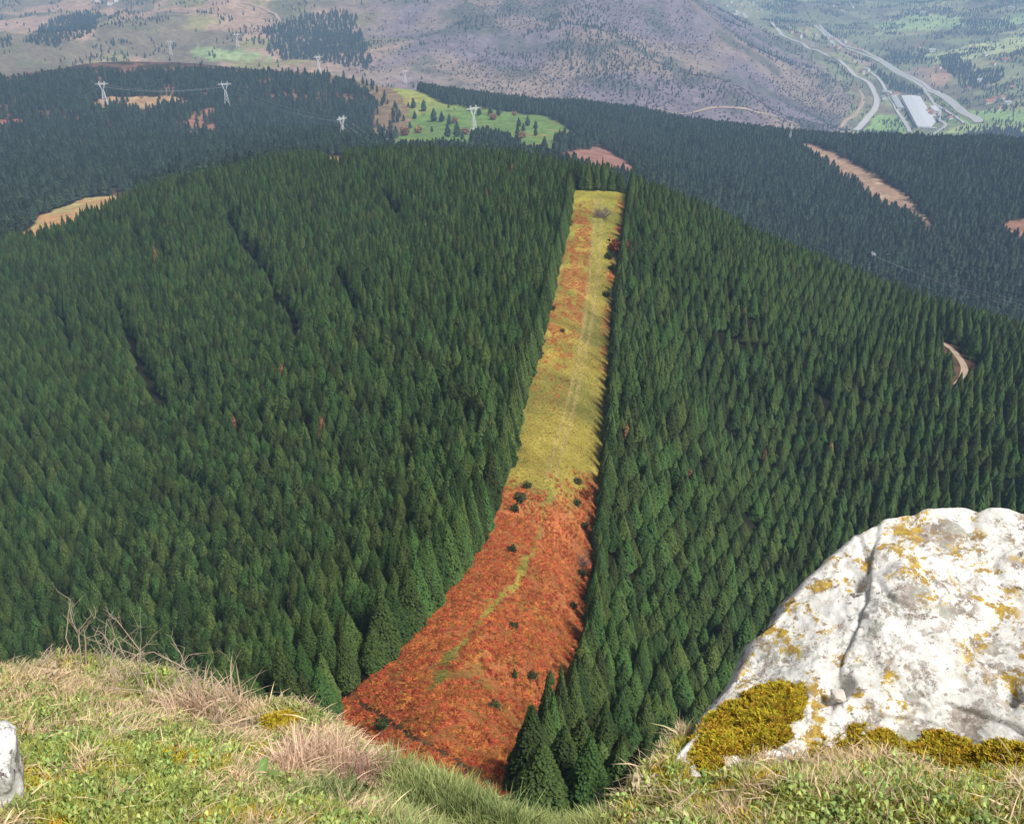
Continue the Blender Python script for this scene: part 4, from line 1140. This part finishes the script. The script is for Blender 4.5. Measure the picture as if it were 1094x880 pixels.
for x in (-2, -1, 0, 1, 2):
    for y in (.2, .7): _l.append((x, y, -1.60 - .02 * abs(x)))
_l = np.array(_l)
LZ = TPS(_l[:, :2], _l[:, 2], 2e-3)
def ledge_z(x, y):
    sh = np.shape(x); x = np.ravel(np.asarray(x, float)); y = np.ravel(np.asarray(y, float))
    r = np.hypot(x, y); a = np.arctan2(x, y); rc, zc = crest(a)
    rr = np.minimum(r, rc)
    z = LZ(rr * np.sin(a), rr * np.cos(a))
    d = np.maximum(r - rc, 0)
    z = z - np.where(d < .35, 3.0 * d * d, .3675 + 1.95 * (d - .35))
    b = (fbm(x * 3, y * 3, 101, 3) - .5) * .11 + (fbm(x * 11, y * 11, 102, 3) - .5) * .045
    b = b + (fbm(x * 1.1, y * 1.1, 103, 3) - .5) * 1.1 * smooth(.3, 2.5, d)
    return (z + b).reshape(sh)
def ledge_hit(px, py):
    a, t = ray(px, py); r = np.linspace(.6, 6, 700)
    z = ledge_z(r * math.sin(a), r * math.cos(a))
    k = np.nonzero(-z / r <= t)[0]; i = k[0] if len(k) else int((float(crest(float(a))[0]) - .04 - .6) / 5.4 * 699)
    return Vector((r[i] * math.sin(a), r[i] * math.cos(a), z[i]))

def build_ledge():
    aa = np.linspace(-1.05, 1.05, 330); rr = np.r_[np.linspace(.25, 4.2, 200), np.geomspace(4.35, 17, 26)]
    A, Rr = np.meshgrid(aa, rr); x, y = (Rr * np.sin(A)).ravel(), (Rr * np.cos(A)).ravel()
    z = ledge_z(x, y); n = len(aa); px, py = proj(x, y, z)
    n1 = fbm(x * 5, y * 5, 104, 4); n2 = fbm(x * 17, y * 17, 105, 3)
    c = np.tile([[.20, .20, .045]], (len(x), 1))
    c = mixc(c, smooth(.45, .62, n1), (.20, .15, .07)); c = mixc(c, smooth(.55, .68, n2) * .7, (.06, .04, .022)); c = mixc(c, smooth(.52, .66, fbm(x * 3, y * 3, 106, 3)) * .8, (.19, .17, .02))
    rc, zc = crest(np.arctan2(x, y)); c = mixc(c, smooth(.1, .8, np.hypot(x, y) - rc), (.13, .11, .06))
    i = np.arange((len(rr) - 1) * (n - 1)); q = (i // (n - 1)) * n + i % (n - 1)
    me = mesh_np('ledge_ground', np.c_[x, y, z], np.c_[q, q + 1, q + n + 1, q + n], True, c)
    m, nn, l, b = mat('ledge_soil', .95, .1)
    at_ = nn.new('ShaderNodeAttribute'); at_.attribute_name = 'col'
    tc = nn.new('ShaderNodeTexCoord'); t = nn.new('ShaderNodeTexNoise'); t.inputs['Scale'].default_value = 60; t.inputs['Detail'].default_value = 6; l.new(tc.outputs['Object'], t.inputs['Vector'])
    r1 = nn.new('ShaderNodeMapRange'); r1.inputs[1].default_value = .3; r1.inputs[2].default_value = .7; r1.inputs[3].default_value = .4; r1.inputs[4].default_value = 1.5; l.new(t.outputs[0], r1.inputs[0])
    mx = nn.new('ShaderNodeMix'); mx.data_type = 'RGBA'; mx.blend_type = 'MULTIPLY'; mx.inputs[0].default_value = 1; l.new(at_.outputs['Color'], mx.inputs[6]); l.new(r1.outputs[0], mx.inputs[7]); l.new(mx.outputs[2], b.inputs['Base Color'])
    bp = nn.new('ShaderNodeBump'); bp.inputs['Strength'].default_value = .7; bp.inputs['Distance'].default_value = .02; l.new(t.outputs[0], bp.inputs['Height']); l.new(bp.outputs[0], b.inputs['Normal'])
    tag(link('ledge_ground', me, m), 'grassy rock ledge at the edge of the drop', None, kind='structure')
build_ledge()

# ------------------------------------------------------------------ the boulder
from mathutils import noise as mnoise
OUT = [(690,848,2.44),(722,812,2.50),(746,785,2.56),(771,744,2.64),(790,714,2.69),(806,690,2.72),(811,672,2.735),(824,664,2.74),(836,652,2.76),(858,627,2.79),(884,602,2.83),(930,567,2.91),(972,549,2.96),(1040,543,3.0),(1094,545,3.0),(1200,562,2.95),(1300,620,2.8),
       (1330,740,2.6),(1250,850,2.42),(1094,880,2.38),(1000,866,2.44),(900,856,2.46),(850,852,2.45),(780,860,2.40)]
BC = (960, 712)
_o = np.array(OUT, float)
_bt = [tuple(o) for o in OUT] + [(950,650,2.70),(900,690,2.66),(860,730,2.62),(930,760,2.60),(1000,760,2.61),(1060,690,2.70),(1094,600,2.88),(1094,760,2.60),(1000,620,2.78),(840,700,2.68),(900,640,2.755),(960,800,2.57),(1040,810,2.57),(820,780,2.54),(760,810,2.49)]
_bt = np.array(_bt)
BS = TPS(_bt[:, :2] / 300.0, _bt[:, 2], 1e-3)
def boulder_point(px, py):
    return at(px, py, float(BS(px / 300.0, py / 300.0)[0]))
def build_boulder():
    NT, NRh = 300, 80
    ang = np.arctan2(_o[:, 1] - BC[1], _o[:, 0] - BC[0]); rad = np.hypot(_o[:, 1] - BC[1], _o[:, 0] - BC[0])
    k = np.argsort(ang); ang, rad = ang[k], rad[k]
    th = np.linspace(-math.pi, math.pi, NT, endpoint=False)
    rho = np.interp(th, np.r_[ang[-1] - 2 * math.pi, ang, ang[0] + 2 * math.pi], np.r_[rad[-1], rad, rad[0]])
    V = []
    fr = np.linspace(0.004, 1, NRh)
    c3 = None
    for f in fr:
        px = BC[0] + np.cos(th) * rho * f; py = BC[1] + np.sin(th) * rho * f
        s = BS(px / 300.0, py / 300.0)
        for j in range(NT): V.append(at(px[j], py[j], s[j]))
    rim = [V[-NT + j].copy() for j in range(NT)]; ctr = at(BC[0], BC[1], 2.75)
    for q, (o_, dn) in enumerate([(.02, .02), (.045, .06), (.06, .12), (.07, .22), (.07, .4), (.05, .7), (.0, 1.1), (-.05, 1.6)]):
        for j in range(NT):
            d = Vector((rim[j].x - ctr.x, rim[j].y - ctr.y, 0)).normalized()
            V.append(rim[j] + d * o_ - Vector((0, 0, dn)))
    rows = NRh + 8
    T = [(i * NT + j, i * NT + (j + 1) % NT, (i + 1) * NT + (j + 1) % NT, (i + 1) * NT + j) for i in range(rows - 1) for j in range(NT)]
    me = mesh_np('boulder', [tuple(v) for v in V], np.array(T), True)
    nr = [v.normal.copy() for v in me.vertices]
    flip = -1 if nr[20 * NT + 30].z < 0 else 1
    for v, n_ in zip(me.vertices, nr):
        p = v.co.copy()
        h = .016 * mnoise.fractal(p * 2.3, 1.0, 2.0, 4) + .009 * mnoise.fractal(p * 9, .8, 2.0, 6)
        cr = abs(mnoise.noise(p * 3.1 + Vector((4, 1, 7)))); h -= .010 * max(0, 1 - cr / .035)              # cracks
        pit = mnoise.noise(p * 12 + Vector((9, 2, 3))); h -= .016 * max(0, pit - .5) * 3
        gx_, gy_ = proj(p.x, p.y, p.z)
        for ln, gd, stp in (([(940,560),(931,610),(922,645),(902,700),(893,742)], .006, .004), ([(985,600),(1010,660),(1055,712),(1100,752)], .007, -.005), ([(960,770),(1010,752),(1090,778)], .006, .004)):
            wv = 7 * mnoise.noise(p * 14)
            best = 1e9; sd_ = 0
            for (ax, ay), (bx, by) in zip(ln[:-1], ln[1:]):
                ux, uy = bx - ax, by - ay; tt_ = max(0, min(1, ((gx_ + wv - ax) * ux + (gy_ - ay) * uy) / (ux * ux + uy * uy)))
                dx_, dy_ = gx_ + wv - ax - tt_ * ux, gy_ - ay - tt_ * uy; dd_ = math.hypot(dx_, dy_)
                if dd_ < best: best = dd_; sd_ = ux * dy_ - uy * dx_
            h -= gd * math.exp(-(best / 2.6) ** 2)
            h -= stp * (1 if sd_ > 0 else -1) * math.exp(-best / 45) * min(1, best / 3)
        v.co = p + n_ * flip * h
    for (px, py, rr_, dp) in [(915,620,9,.05),(899,733,9,.06),(885,741,10,.03),(1080,745,7,.04),(1035,700,7,.03)]:  # hollows
        c_ = boulder_point(px, py); rm = rr_ * c_.length / F
        for v, n_ in zip(me.vertices, nr):
            d = (v.co - c_).length
            if d < rm * 2.4: v.co -= n_ * flip * dp * math.exp(-(d / rm) ** 2)
    if flip < 0: me.flip_normals()
    me.update()
    m, n, l, b = mat('lichen_rock', .93, .15)
    tc = n.new('ShaderNodeTexCoord')
    def nz(scale, det, rough=.6, off=0.0, dist=0.0):
        t = n.new('ShaderNodeTexNoise'); t.inputs['Scale'].default_value = scale; t.inputs['Detail'].default_value = det; t.inputs['Roughness'].default_value = rough; t.inputs['Distortion'].default_value = dist
        mp = n.new('ShaderNodeMapping'); mp.inputs['Location'].default_value = (off, off * 1.7, -off); l.new(tc.outputs['Object'], mp.inputs[0]); l.new(mp.outputs[0], t.inputs['Vector']); return t.outputs[0]
    def step(v, a, e):
        r = n.new('ShaderNodeMapRange'); r.interpolation_type = 'SMOOTHSTEP'; r.inputs[1].default_value = a; r.inputs[2].default_value = a + e; l.new(v, r.inputs[0]); return r.outputs[0]
    def mul(a, c):
        q = n.new('ShaderNodeMath'); q.operation = 'MULTIPLY'; l.new(a, q.inputs[0]); 
        if isinstance(c, float): q.inputs[1].default_value = c
        else: l.new(c, q.inputs[1])
        return q.outputs[0]
    def blend(f, a, col):
        q = n.new('ShaderNodeMix'); q.data_type = 'RGBA'; l.new(f, q.inputs[0])
        if isinstance(a, tuple): q.inputs[6].default_value = (*a, 1)
        else: l.new(a, q.inputs[6])
        if isinstance(col, tuple): q.inputs[7].default_value = (*col, 1)
        else: l.new(col, q.inputs[7])
        return q.outputs[2]
    rock = blend(step(nz(14, 8, .7, 1), .35, .3), (.20, .16, .135), (.42, .385, .35))
    rock = blend(step(nz(70, 5, .7, 2), .5, .12), rock, (.50, .47, .43))
    rock = blend(mul(step(nz(5, 5, .6, 3), .52, .10), .8), rock, (.36, .38, .33))
    white = step(nz(7.5, 12, .80, 4, .2), .462, .010)
    c = blend(white, rock, blend(step(nz(40, 5, .6, 5), .4, .3), (.62, .61, .58), (.78, .78, .76)))
    gap = mul(step(nz(22, 10, .80, 6, .2), .545, .010), step(nz(3.2, 4, .5, 14), .40, .10)); c = blend(mul(gap, .9), c, rock)
    och = mul(step(nz(15, 12, .80, 7, .2), .528, .010), step(nz(3.4, 3, .5, 8), .44, .06)); c = blend(och, c, blend(step(nz(45, 4, .6, 9), .4, .25), (.30, .20, .06), (.50, .35, .06)))
    drk = mul(step(nz(24, 10, .80, 10, .3), .58, .010), step(nz(4, 3, .5, 11), .42, .10)); c = blend(mul(drk, .92), c, (.065, .045, .04))
    br = mul(step(nz(13, 10, .80, 12, .3), .565, .015), step(nz(3, 3, .5, 13), .44, .10)); c = blend(mul(br, .8), c, (.24, .165, .10))
    l.new(c, b.inputs['Base Color'])
    bp = n.new('ShaderNodeBump'); bp.inputs['Strength'].default_value = .55; bp.inputs['Distance'].default_value = .012
    ad = n.new('ShaderNodeMath'); ad.operation = 'ADD'; l.new(nz(38, 9, .7, 20), ad.inputs[0]); l.new(mul(white, .12), ad.inputs[1]); l.new(ad.outputs[0], bp.inputs['Height']); l.new(bp.outputs[0], b.inputs['Normal'])
    o = link('boulder', me, m); tag(o, 'huge pale boulder blotched with white and ochre lichen on the right of the ledge', 'boulder')
build_boulder()

# ------------------------------------------------------------------ moss cushions
M_MOSS = leaf_mat('moss', (.40, .32, .034), var=.35, hue=.035, transl=.1)
M_MOSSG = flat_mat('moss_base', (.13, .10, .014), .95, .1, .5, 60)
def sprig_mesh(name, seed, n=14, L=.0085):
    return tuft_mesh(name, n, L, .0016, 1.5, seed, droop=.25, seg=2, tip=(1.35, 1.3, 1.1), root=(.5, .42, .35))
SRC_MOSS = [source('sprig_source', sprig_mesh('sprig', 800 + i), M_MOSS) for i in range(3)]
MOSS_P = []
def mound(name, poly, surf, hgt, lab, dens=1.0, cat='moss', add=True):
    poly = np.array(poly, float); c = poly.mean(0); NT, N2 = 72, 16
    ang = np.arctan2(poly[:, 1] - c[1], poly[:, 0] - c[0]); rad = np.hypot(poly[:, 1] - c[1], poly[:, 0] - c[0]); k = np.argsort(ang); ang, rad = ang[k], rad[k]
    th = np.linspace(-math.pi, math.pi, NT, endpoint=False); rho = np.interp(th, np.r_[ang[-1] - 6.2832, ang, ang[0] + 6.2832], np.r_[rad[-1], rad, rad[0]])
    rho = rho * (1 + .16 * (fbm(th * 3 + 50, th * 0 + c[0], 5, 3) - .5))
    V = []
    for f in np.linspace(.01, 1, N2):
        for j in range(NT):
            p = surf(c[0] + math.cos(th[j]) * rho[j] * f, c[1] + math.sin(th[j]) * rho[j] * f)
            h = hgt * (1 - f ** 2.2) * (.7 + .9 * mnoise.noise(p * 14)) + .5 * hgt * mnoise.noise(p * 40) - .012 * f ** 6
            V.append(p + Vector((0, -.35, .94)) * h)
    T = [(i * NT + j, i * NT + (j + 1) % NT, (i + 1) * NT + (j + 1) % NT, (i + 1) * NT + j) for i in range(N2 - 1) for j in range(NT)]
    me = mesh_np(name, [tuple(v) for v in V], np.array(T), True)
    if me.vertices[5 * NT].normal.z < 0: me.flip_normals()
    o = link(name, me, M_MOSSG); tag(o, lab, cat, 'moss cushions on the ledge')
    if add:
        area = sum(p_.area for p_ in me.polygons); n_ = int(area * 26000 * dens)
        pol = [p_ for p_ in me.polygons]; w = np.array([p_.area for p_ in pol]); pick = R.choice(len(pol), n_, p=w / w.sum())
        for q in pick:
            vs = [me.vertices[i].co for i in pol[q].vertices]; u, v = R.rand(), R.rand()
            MOSS_P.append(tuple((vs[0] * (1 - u) + vs[1] * u) * (1 - v) + (vs[3] * (1 - u) + vs[2] * u) * v))
    return o
mound('moss_cushion', [(722,822),(742,788),(764,757),(790,744),(815,732),(846,724),(864,734),(868,750),(860,770),(852,790),(820,800),(780,815),(745,832)], boulder_point, .022, 'large golden brown moss cushion on the lower left of the pale boulder')
mound('moss_cushion', [(862,796),(884,782),(902,772),(930,772),(954,782),(976,794),(970,812),(930,816),(890,816),(862,810)], boulder_point, .013, 'small brown moss cushion at the middle of the boulder foot')
mound('moss_cushion', [(962,804),(980,790),(1004,778),(1022,784),(1042,800),(1030,820),(995,822),(966,818)], boulder_point, .02, 'rounded olive moss cushion at the boulder foot, right of the brown one')
mound('moss_cushion', [(1026,806),(1050,796),(1080,792),(1110,802),(1112,832),(1070,842),(1032,830)], boulder_point, .02, 'bright green gold moss cushion at the right foot of the boulder')
mound('moss_cushion', [(690,850),(712,828),(735,812),(745,822),(725,842),(700,862)], boulder_point, .014, 'thin ochre moss band on the left rim of the boulder foot')
mound('moss_cushion', [(268,782),(278,768),(300,763),(324,766),(333,774),(318,784),(290,790)], ledge_hit, .035, 'olive yellow moss cushion on the crest of the grassy ledge, left of the heather')
mound('moss_cushion', [(280,806),(292,800),(306,808),(312,822),(300,834),(284,828)], ledge_hit, .022, 'dark gold moss cushion below the dry grass on the left ledge')
mound('moss_cushion', [(172,744),(185,732),(204,732),(212,742),(200,752),(180,754)], ledge_hit, .02, 'flat yellow moss cushion behind the pinkish stone on the left ledge')

# ------------------------------------------------------------------ grasses of the ledge
M_GRASS = leaf_mat('green_blades', (.40, .45, .13), var=.40, hue=.035, transl=.25)
M_LONG = leaf_mat('long_green_blades', (.27, .33, .14), var=.35, hue=.03, transl=.25)
M_DRY = leaf_mat('dry_blades', (.66, .55, .37), var=.28, hue=.02, transl=.25)
M_BLOND = leaf_mat('blond_blades', (.74, .58, .44), var=.2, hue=.015, transl=.25)
M_HEATH = leaf_mat('heather_stems', (.27, .165, .15), var=.35, hue=.02, transl=.1)
M_LEAF = leaf_mat('small_leaves', (.28, .36, .11), var=.40, hue=.03, transl=.2)
def rosette(name, seed, n=14, L=.0095):
    rs = np.random.RandomState(seed); V, T, C = [], [], []
    for k in range(n):
        a = rs.uniform(0, 6.283); d0 = rs.uniform(.002, .02); l = L * rs.uniform(.6, 1.2); w = l * .32; h = rs.uniform(.004, .028); ca, sa = math.cos(a), math.sin(a); b = len(V); q = rs.uniform(.65, 1.35)
        for u, ww, dz in ((0, .15, 0), (.35, 1, .004), (.7, .8, .004), (1, 0, -.002)):
            V += [((d0 + l * u) * ca - sa * w * ww, (d0 + l * u) * sa + ca * w * ww, h + dz), ((d0 + l * u) * ca + sa * w * ww, (d0 + l * u) * sa - ca * w * ww, h + dz * 1.6)]; C += [(q, q, q)] * 2
        for i in range(3): T += [(b + 2 * i, b + 2 * i + 1, b + 2 * i + 3), (b + 2 * i, b + 2 * i + 3, b + 2 * i + 2)]
    return mesh_np(name, V, np.array(T), cols=C)
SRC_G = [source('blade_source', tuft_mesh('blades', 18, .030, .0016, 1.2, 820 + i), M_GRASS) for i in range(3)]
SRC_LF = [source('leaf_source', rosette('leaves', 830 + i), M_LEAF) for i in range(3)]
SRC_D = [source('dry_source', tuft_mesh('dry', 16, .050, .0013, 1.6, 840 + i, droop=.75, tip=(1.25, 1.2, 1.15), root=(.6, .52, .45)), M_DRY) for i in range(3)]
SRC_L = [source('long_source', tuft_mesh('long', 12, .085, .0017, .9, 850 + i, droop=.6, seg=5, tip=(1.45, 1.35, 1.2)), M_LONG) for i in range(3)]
def ledge_plants():
    n = 150000
    a = R.uniform(-.92, 1.0, n); u = R.rand(n); rc, zc = crest(a)
    r = np.sqrt(.95 ** 2 + u * ((rc + .30) ** 2 - .95 ** 2))
    x, y = r * np.sin(a), r * np.cos(a); z = ledge_z(x, y); px, py = proj(x, y, z)
    k = (px > -400) & (px < 1700) & (py < 1100)
    onb = (px > 735) & (py < np.interp(px, [735, 780, 862, 870, 950, 1000, 1040, 1094, 1250], [842, 828, 800, 800, 806, 812, 818, 826, 840])) & (px < 1335)
    k &= ~onb
    k &= ~inpoly(px, py, [(272,784),(280,766),(325,764),(335,776),(300,792)])
    x, y, z, r, px, py, rc = [v[k] for v in (x, y, z, r, px, py, rc)]
    n1 = fbm(x * 4, y * 4, 111, 4); n2 = fbm(x * 9, y * 9, 112, 3); n3 = fbm(x * 7, y * 7, 113, 3); q = R.rand(len(x))
    left = px < 450
    top = smooth(.55, .05, rc - r) * left
    dryz = np.clip(.03 + .36 * top * smooth(.36, .58, n1) + .30 * smooth(.56, .68, n2) + .07 * (px > 640) * smooth(.42, .6, n1), 0, .92)
    mossz = np.maximum(smooth(.46, .58, n3) * .85, (px > 640) * smooth(868, 830, py + (n1 - .5) * 40) * .85)
    t = len(x); kind = np.where(q < dryz, 0, np.where(R.rand(t) < mossz, 1, np.where(R.rand(t) < np.where(left, .13, .10), 2, 3)))
    centre = (px > 410) & (px < 650) & (py > 810)
    dark = R.rand(t) < .12
    def put(name, sel, srcs, s, lab):
        m_ = int(sel.sum())
        if m_: scatter(name, np.c_[x[sel], y[sel], z[sel]], R.rand(m_) * 6.28, s[sel], R.randint(0, len(srcs), m_), srcs, lab, tilt=R.normal(0, .22, (m_, 2)))
    s = .7 + .6 * R.rand(t)
    thin = R.rand(t)
    put('dry_grass', (kind == 0) & ~dark & (thin < .5), SRC_D, s, 'straw coloured dry grass on the ledge')
    put('moss', (kind == 1), SRC_MOSS, s * 1.5, 'olive moss between the grasses of the ledge')
    put('ground_leaves', (kind == 2) & ~dark & ~centre, SRC_LF, s, 'small green leaves covering the ledge')
    put('grass', (kind == 3) & ~dark & ~centre, SRC_G, s, 'short green grass covering the ledge')
    lc = centre & (thin < .5) & (kind > 0)
    put('long_grass', lc, SRC_L, s * (.8 + .3 * smooth(880, 820, py)), 'long blue green grass at the lip of the ledge below the clearing')
    mp = np.array(MOSS_P); m_ = len(mp)
    scatter('moss_sprigs', mp, R.rand(m_) * 6.28, .7 + .6 * R.rand(m_), R.randint(0, 3, m_), SRC_MOSS, 'golden brown sprigs of the moss cushions', tilt=R.normal(0, .3, (m_, 2)))
    print('ledge plants', t, 'sprigs', m_)
ledge_plants()

def tussock(px, py, hpx, wpx, lab, m_=None, n=420, seed=0, lean=1.0, cat='grass tussock', name='grass_tussock', width=.0015):
    p = ledge_hit(px, py); s = p.length / F
    t = empty(name, p - Vector((0, 0, .01)), 0, 1); tag(t, lab, cat)
    L = hpx * s * 1.15; rs = np.random.RandomState(seed); V, T, C = [], [], []
    for sub in range(9):
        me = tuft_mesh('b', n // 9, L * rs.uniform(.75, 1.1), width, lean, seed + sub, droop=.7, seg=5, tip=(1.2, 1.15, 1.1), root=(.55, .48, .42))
        ox, oy = rs.normal(0, wpx * s * .24), rs.normal(0, wpx * s * .16); b = len(V)
        oz = float(ledge_z(np.array([p.x + ox]), np.array([p.y + oy]))[0]) - p.z
        cc = np.zeros(len(me.vertices) * 4, np.float32); me.color_attributes['col'].data.foreach_get('color', cc); cc = cc.reshape(-1, 4)[:, :3]
        V += [(v.co.x + ox, v.co.y + oy, v.co.z + oz) for v in me.vertices]; C += [tuple(c_) for c_ in cc]
        T += [tuple(b + i for i in f.vertices) for f in me.polygons]; bpy.data.meshes.remove(me)
    link('blades', mesh_np('blades', V, np.array(T), cols=C), m_ or M_DRY, t)
    link('root_clump', bush_mesh('root_clump', wpx * s * .32, L * .22, 160, seed + 3, .014), M_DRY if m_ is None else m_, t)
    return t
tussock(222, 776, 50, 56, 'pale dry grass tussock on the crest of the left ledge, nearest the twigs', M_BLOND, seed=901, n=620, width=.0018)
tussock(332, 822, 48, 84, 'large straw and pink grass tussock between the moss cushion and the clearing', M_BLOND, seed=921, n=900, width=.0019)
tussock(362, 834, 46, 66, 'second straw tussock leaning toward the red clearing beside the heather', M_BLOND, seed=931, n=700, width=.0019)
tussock(396, 850, 54, 62, 'purple brown heather clump at the right end of the dry grass', M_HEATH, 560, 941, .9, 'heather', 'heather_clump', .0018)
tussock(270, 716 + 66, 24, 30, 'small straw tuft left of the moss cushion', seed=951, n=160)
tussock(110, 734, 26, 70, 'bleached dry grass tuft on the highest point of the left ledge', seed=961, n=420)
tussock(40, 730, 24, 60, 'bleached dry grass tuft at the far left of the ledge crest', seed=971, n=300)
tussock(475, 880, 56, 84, 'long green grass tuft at the lip of the ledge under the clearing', M_LONG, 420, 981, .75, 'grass tuft', 'grass_tuft', .0021)
tussock(540, 892, 60, 60, 'tall green grass tuft with bent tips beside the lowest conifer', M_LONG, 320, 991, .75, 'grass tuft', 'grass_tuft', .0021)
tussock(360, 860, 50, 90, 'dark green grass tuft below the heather', M_LONG, 420, 996, .8, 'grass tuft', 'grass_tuft', .0021)
tussock(690, 846, 22, 40, 'wispy dry grass at the left rim under the boulder', seed=1003, n=120)

M_STALK = flat_mat('bare_stems', (.42, .34, .26), .9, .15, .3, 40)
for px, py, hpx, st, sp, sd_, lab in [(88,716,92,3,.22,1101,'tall forked bare twigs at the left end of the ledge crest'), (160,722,120,4,.15,1207,'tallest bare twig shrub, pale stems upright behind the ledge crest'),
        (116,716,52,3,.2,1103,'short bare twigs between the two taller twig shrubs'), (236,766,112,3,.55,1104,'sprawling bare twigs leaning right behind the pale tussock'), (206,744,60,3,.2,1105,'thin bare twigs just left of the pale tussock'),
        (40,722,34,3,.7,1106,'low bare twigs at the far left of the crest'), (256,776,70,3,1.1,1107,'bare stems bending out over the drop left of the moss cushion')]:
    p = ledge_hit(px, py); h = hpx * p.length / F * 1.05
    t = empty('bare_shrub', p - Vector((0, 0, .02)), 0, 1); tag(t, lab, 'bare shrub', 'bare twig shrubs on the ledge crest')
    link('branches', twig_mesh('branches', h, sp, st, sd_, r0=.0032, levels=4, kids=3, bend=.14, upright=1.3), M_STALK, t)
    link('root_stock', trunk_mesh('root_stock', .04, .006, sd_, 0, .03), M_BARK, t)

# loose stones and small finds
M_STONE = flat_mat('pale_stone', (.52, .48, .44), .9, .2, .25, 22)
M_WSTONE = flat_mat('white_lichen_stone', (.58, .55, .52), .9, .2, .35, 38)
def stone(px, py, wpx, hpx, m_, lab, seed, surf=ledge_hit, el=(1, 1, 1), name='stone', sink=.35, tilt=(0, 0, 0)):
    p = surf(px, py); s = p.length / F; bm = bmesh.new(); bmesh.ops.create_icosphere(bm, subdivisions=4, radius=1)
    for v in bm.verts:
        q = v.co.copy(); k = max(abs(q.x), abs(q.y), abs(q.z)); q = q.lerp(q / k, .45 if wpx < 50 else .85)
        q *= 1 + .16 * mnoise.fractal(q * 1.3 + Vector((seed, 0, 0)), 1, 2, 3) + .05 * mnoise.fractal(q * 5 + Vector((seed, 3, 0)), 1, 2, 4)
        v.co = Vector((q.x * wpx * s * .5 * el[0], q.y * wpx * s * .5 * el[1], q.z * hpx * s * .62 * el[2]))
    bmesh.ops.rotate(bm, verts=bm.verts, matrix=Matrix.Rotation(tilt[2], 3, 'Z') @ Matrix.Rotation(tilt[1], 3, 'Y') @ Matrix.Rotation(tilt[0], 3, 'X'))
    me = bpy.data.meshes.new(name); bm.to_mesh(me); bm.free()
    for f in me.polygons: f.use_smooth = True
    o = link(name, me, m_, None, p + Vector((0, 0, hpx * s * sink))); tag(o, lab, 'stone'); return o
stone(-12, 852, 62, 62, bpy.data.materials['lichen_rock'], 'upright white lichen covered stone cut off by the left edge of the picture', 3, tilt=(.1, .1, .3), sink=.42)
stone(129, 787, 15, 9, M_STONE, 'small pale stone lying in the grass of the left ledge', 5)
stone(155, 745, 20, 9, M_STONE, 'flat pinkish stone in front of the yellow moss on the left ledge', 7, el=(1, .7, .8))
stone(303, 814, 24, 9, M_STONE, 'flat pinkish stone beside the dark gold moss', 9, el=(1, .6, .8), tilt=(0, .1, -.3))
stone(296, 850, 12, 6, M_STONE, 'small tan stone below the broad leaved plant', 11)
stone(104, 738, 9, 6, M_STONE, 'tiny pale stone near the ledge crest below the twigs', 13)
stone(1092, 846, 16, 14, M_WSTONE, 'white stone at the right edge below the boulder', 15)
stone(895, 744, 14, 6, M_STONE, 'small pink stone lodged in the hollow of the boulder', 17, surf=boulder_point)

M_DOCK = leaf_mat('dock_leaf', (.15, .23, .07), var=.15, transl=.2)
p = ledge_hit(276, 838); s = p.length / F
t = empty('broad_leaf_plant', p, 0, 1); tag(t, 'broad leaved green plant in front of the dark gold moss on the left ledge', 'plant')
for k, (a_, l_) in enumerate([(1.4, 24), (2.6, 20), (.2, 22), (-.7, 20), (3.7, 18), (5.0, 16)]):
    L = l_ * s; V, T, C = [], [], []
    for i in range(7):
        u = i / 6; w = L * .26 * math.sin(math.pi * min(1, u * .92 + .06)) ** .8; h = L * (.75 * u - .45 * u * u) + .008
        for j in (-1, 0, 1): V.append((L * u * math.cos(a_) - j * w * math.sin(a_), L * u * math.sin(a_) + j * w * math.cos(a_), h + .18 * w * abs(j))); C.append((1, 1, 1) if j else (1.3, 1.25, 1.2))
        if i:
            b_ = 3 * (i - 1)
            for j in range(2): T.append((b_ + j, b_ + j + 1, b_ + j + 4, b_ + j + 3))
    link('leaf', mesh_np('leaf', V, np.array(T), True, C), M_DOCK, t)
def stalk(x0, y0, x1, y1, lift, lab):
    a_, b_ = ledge_hit(x0, y0) + Vector((0, 0, .012)), at(x1, y1, ledge_hit(x0, y0).length + lift)
    m_ = a_.lerp(b_, .5) + Vector((0, 0, .008))
    o = link('dry_stalk', bars('dry_stalk', [(a_ - a_, m_ - a_), (m_ - a_, b_ - a_)], .0016, 5), M_STALK, None, a_); tag(o, lab, 'dry stalk')
stalk(384, 848, 417, 827, .0, 'pale broken stalk lying below the heather clump')
stalk(655, 872, 745, 842, .0, 'long bent dry stalk at the rim under the boulder')
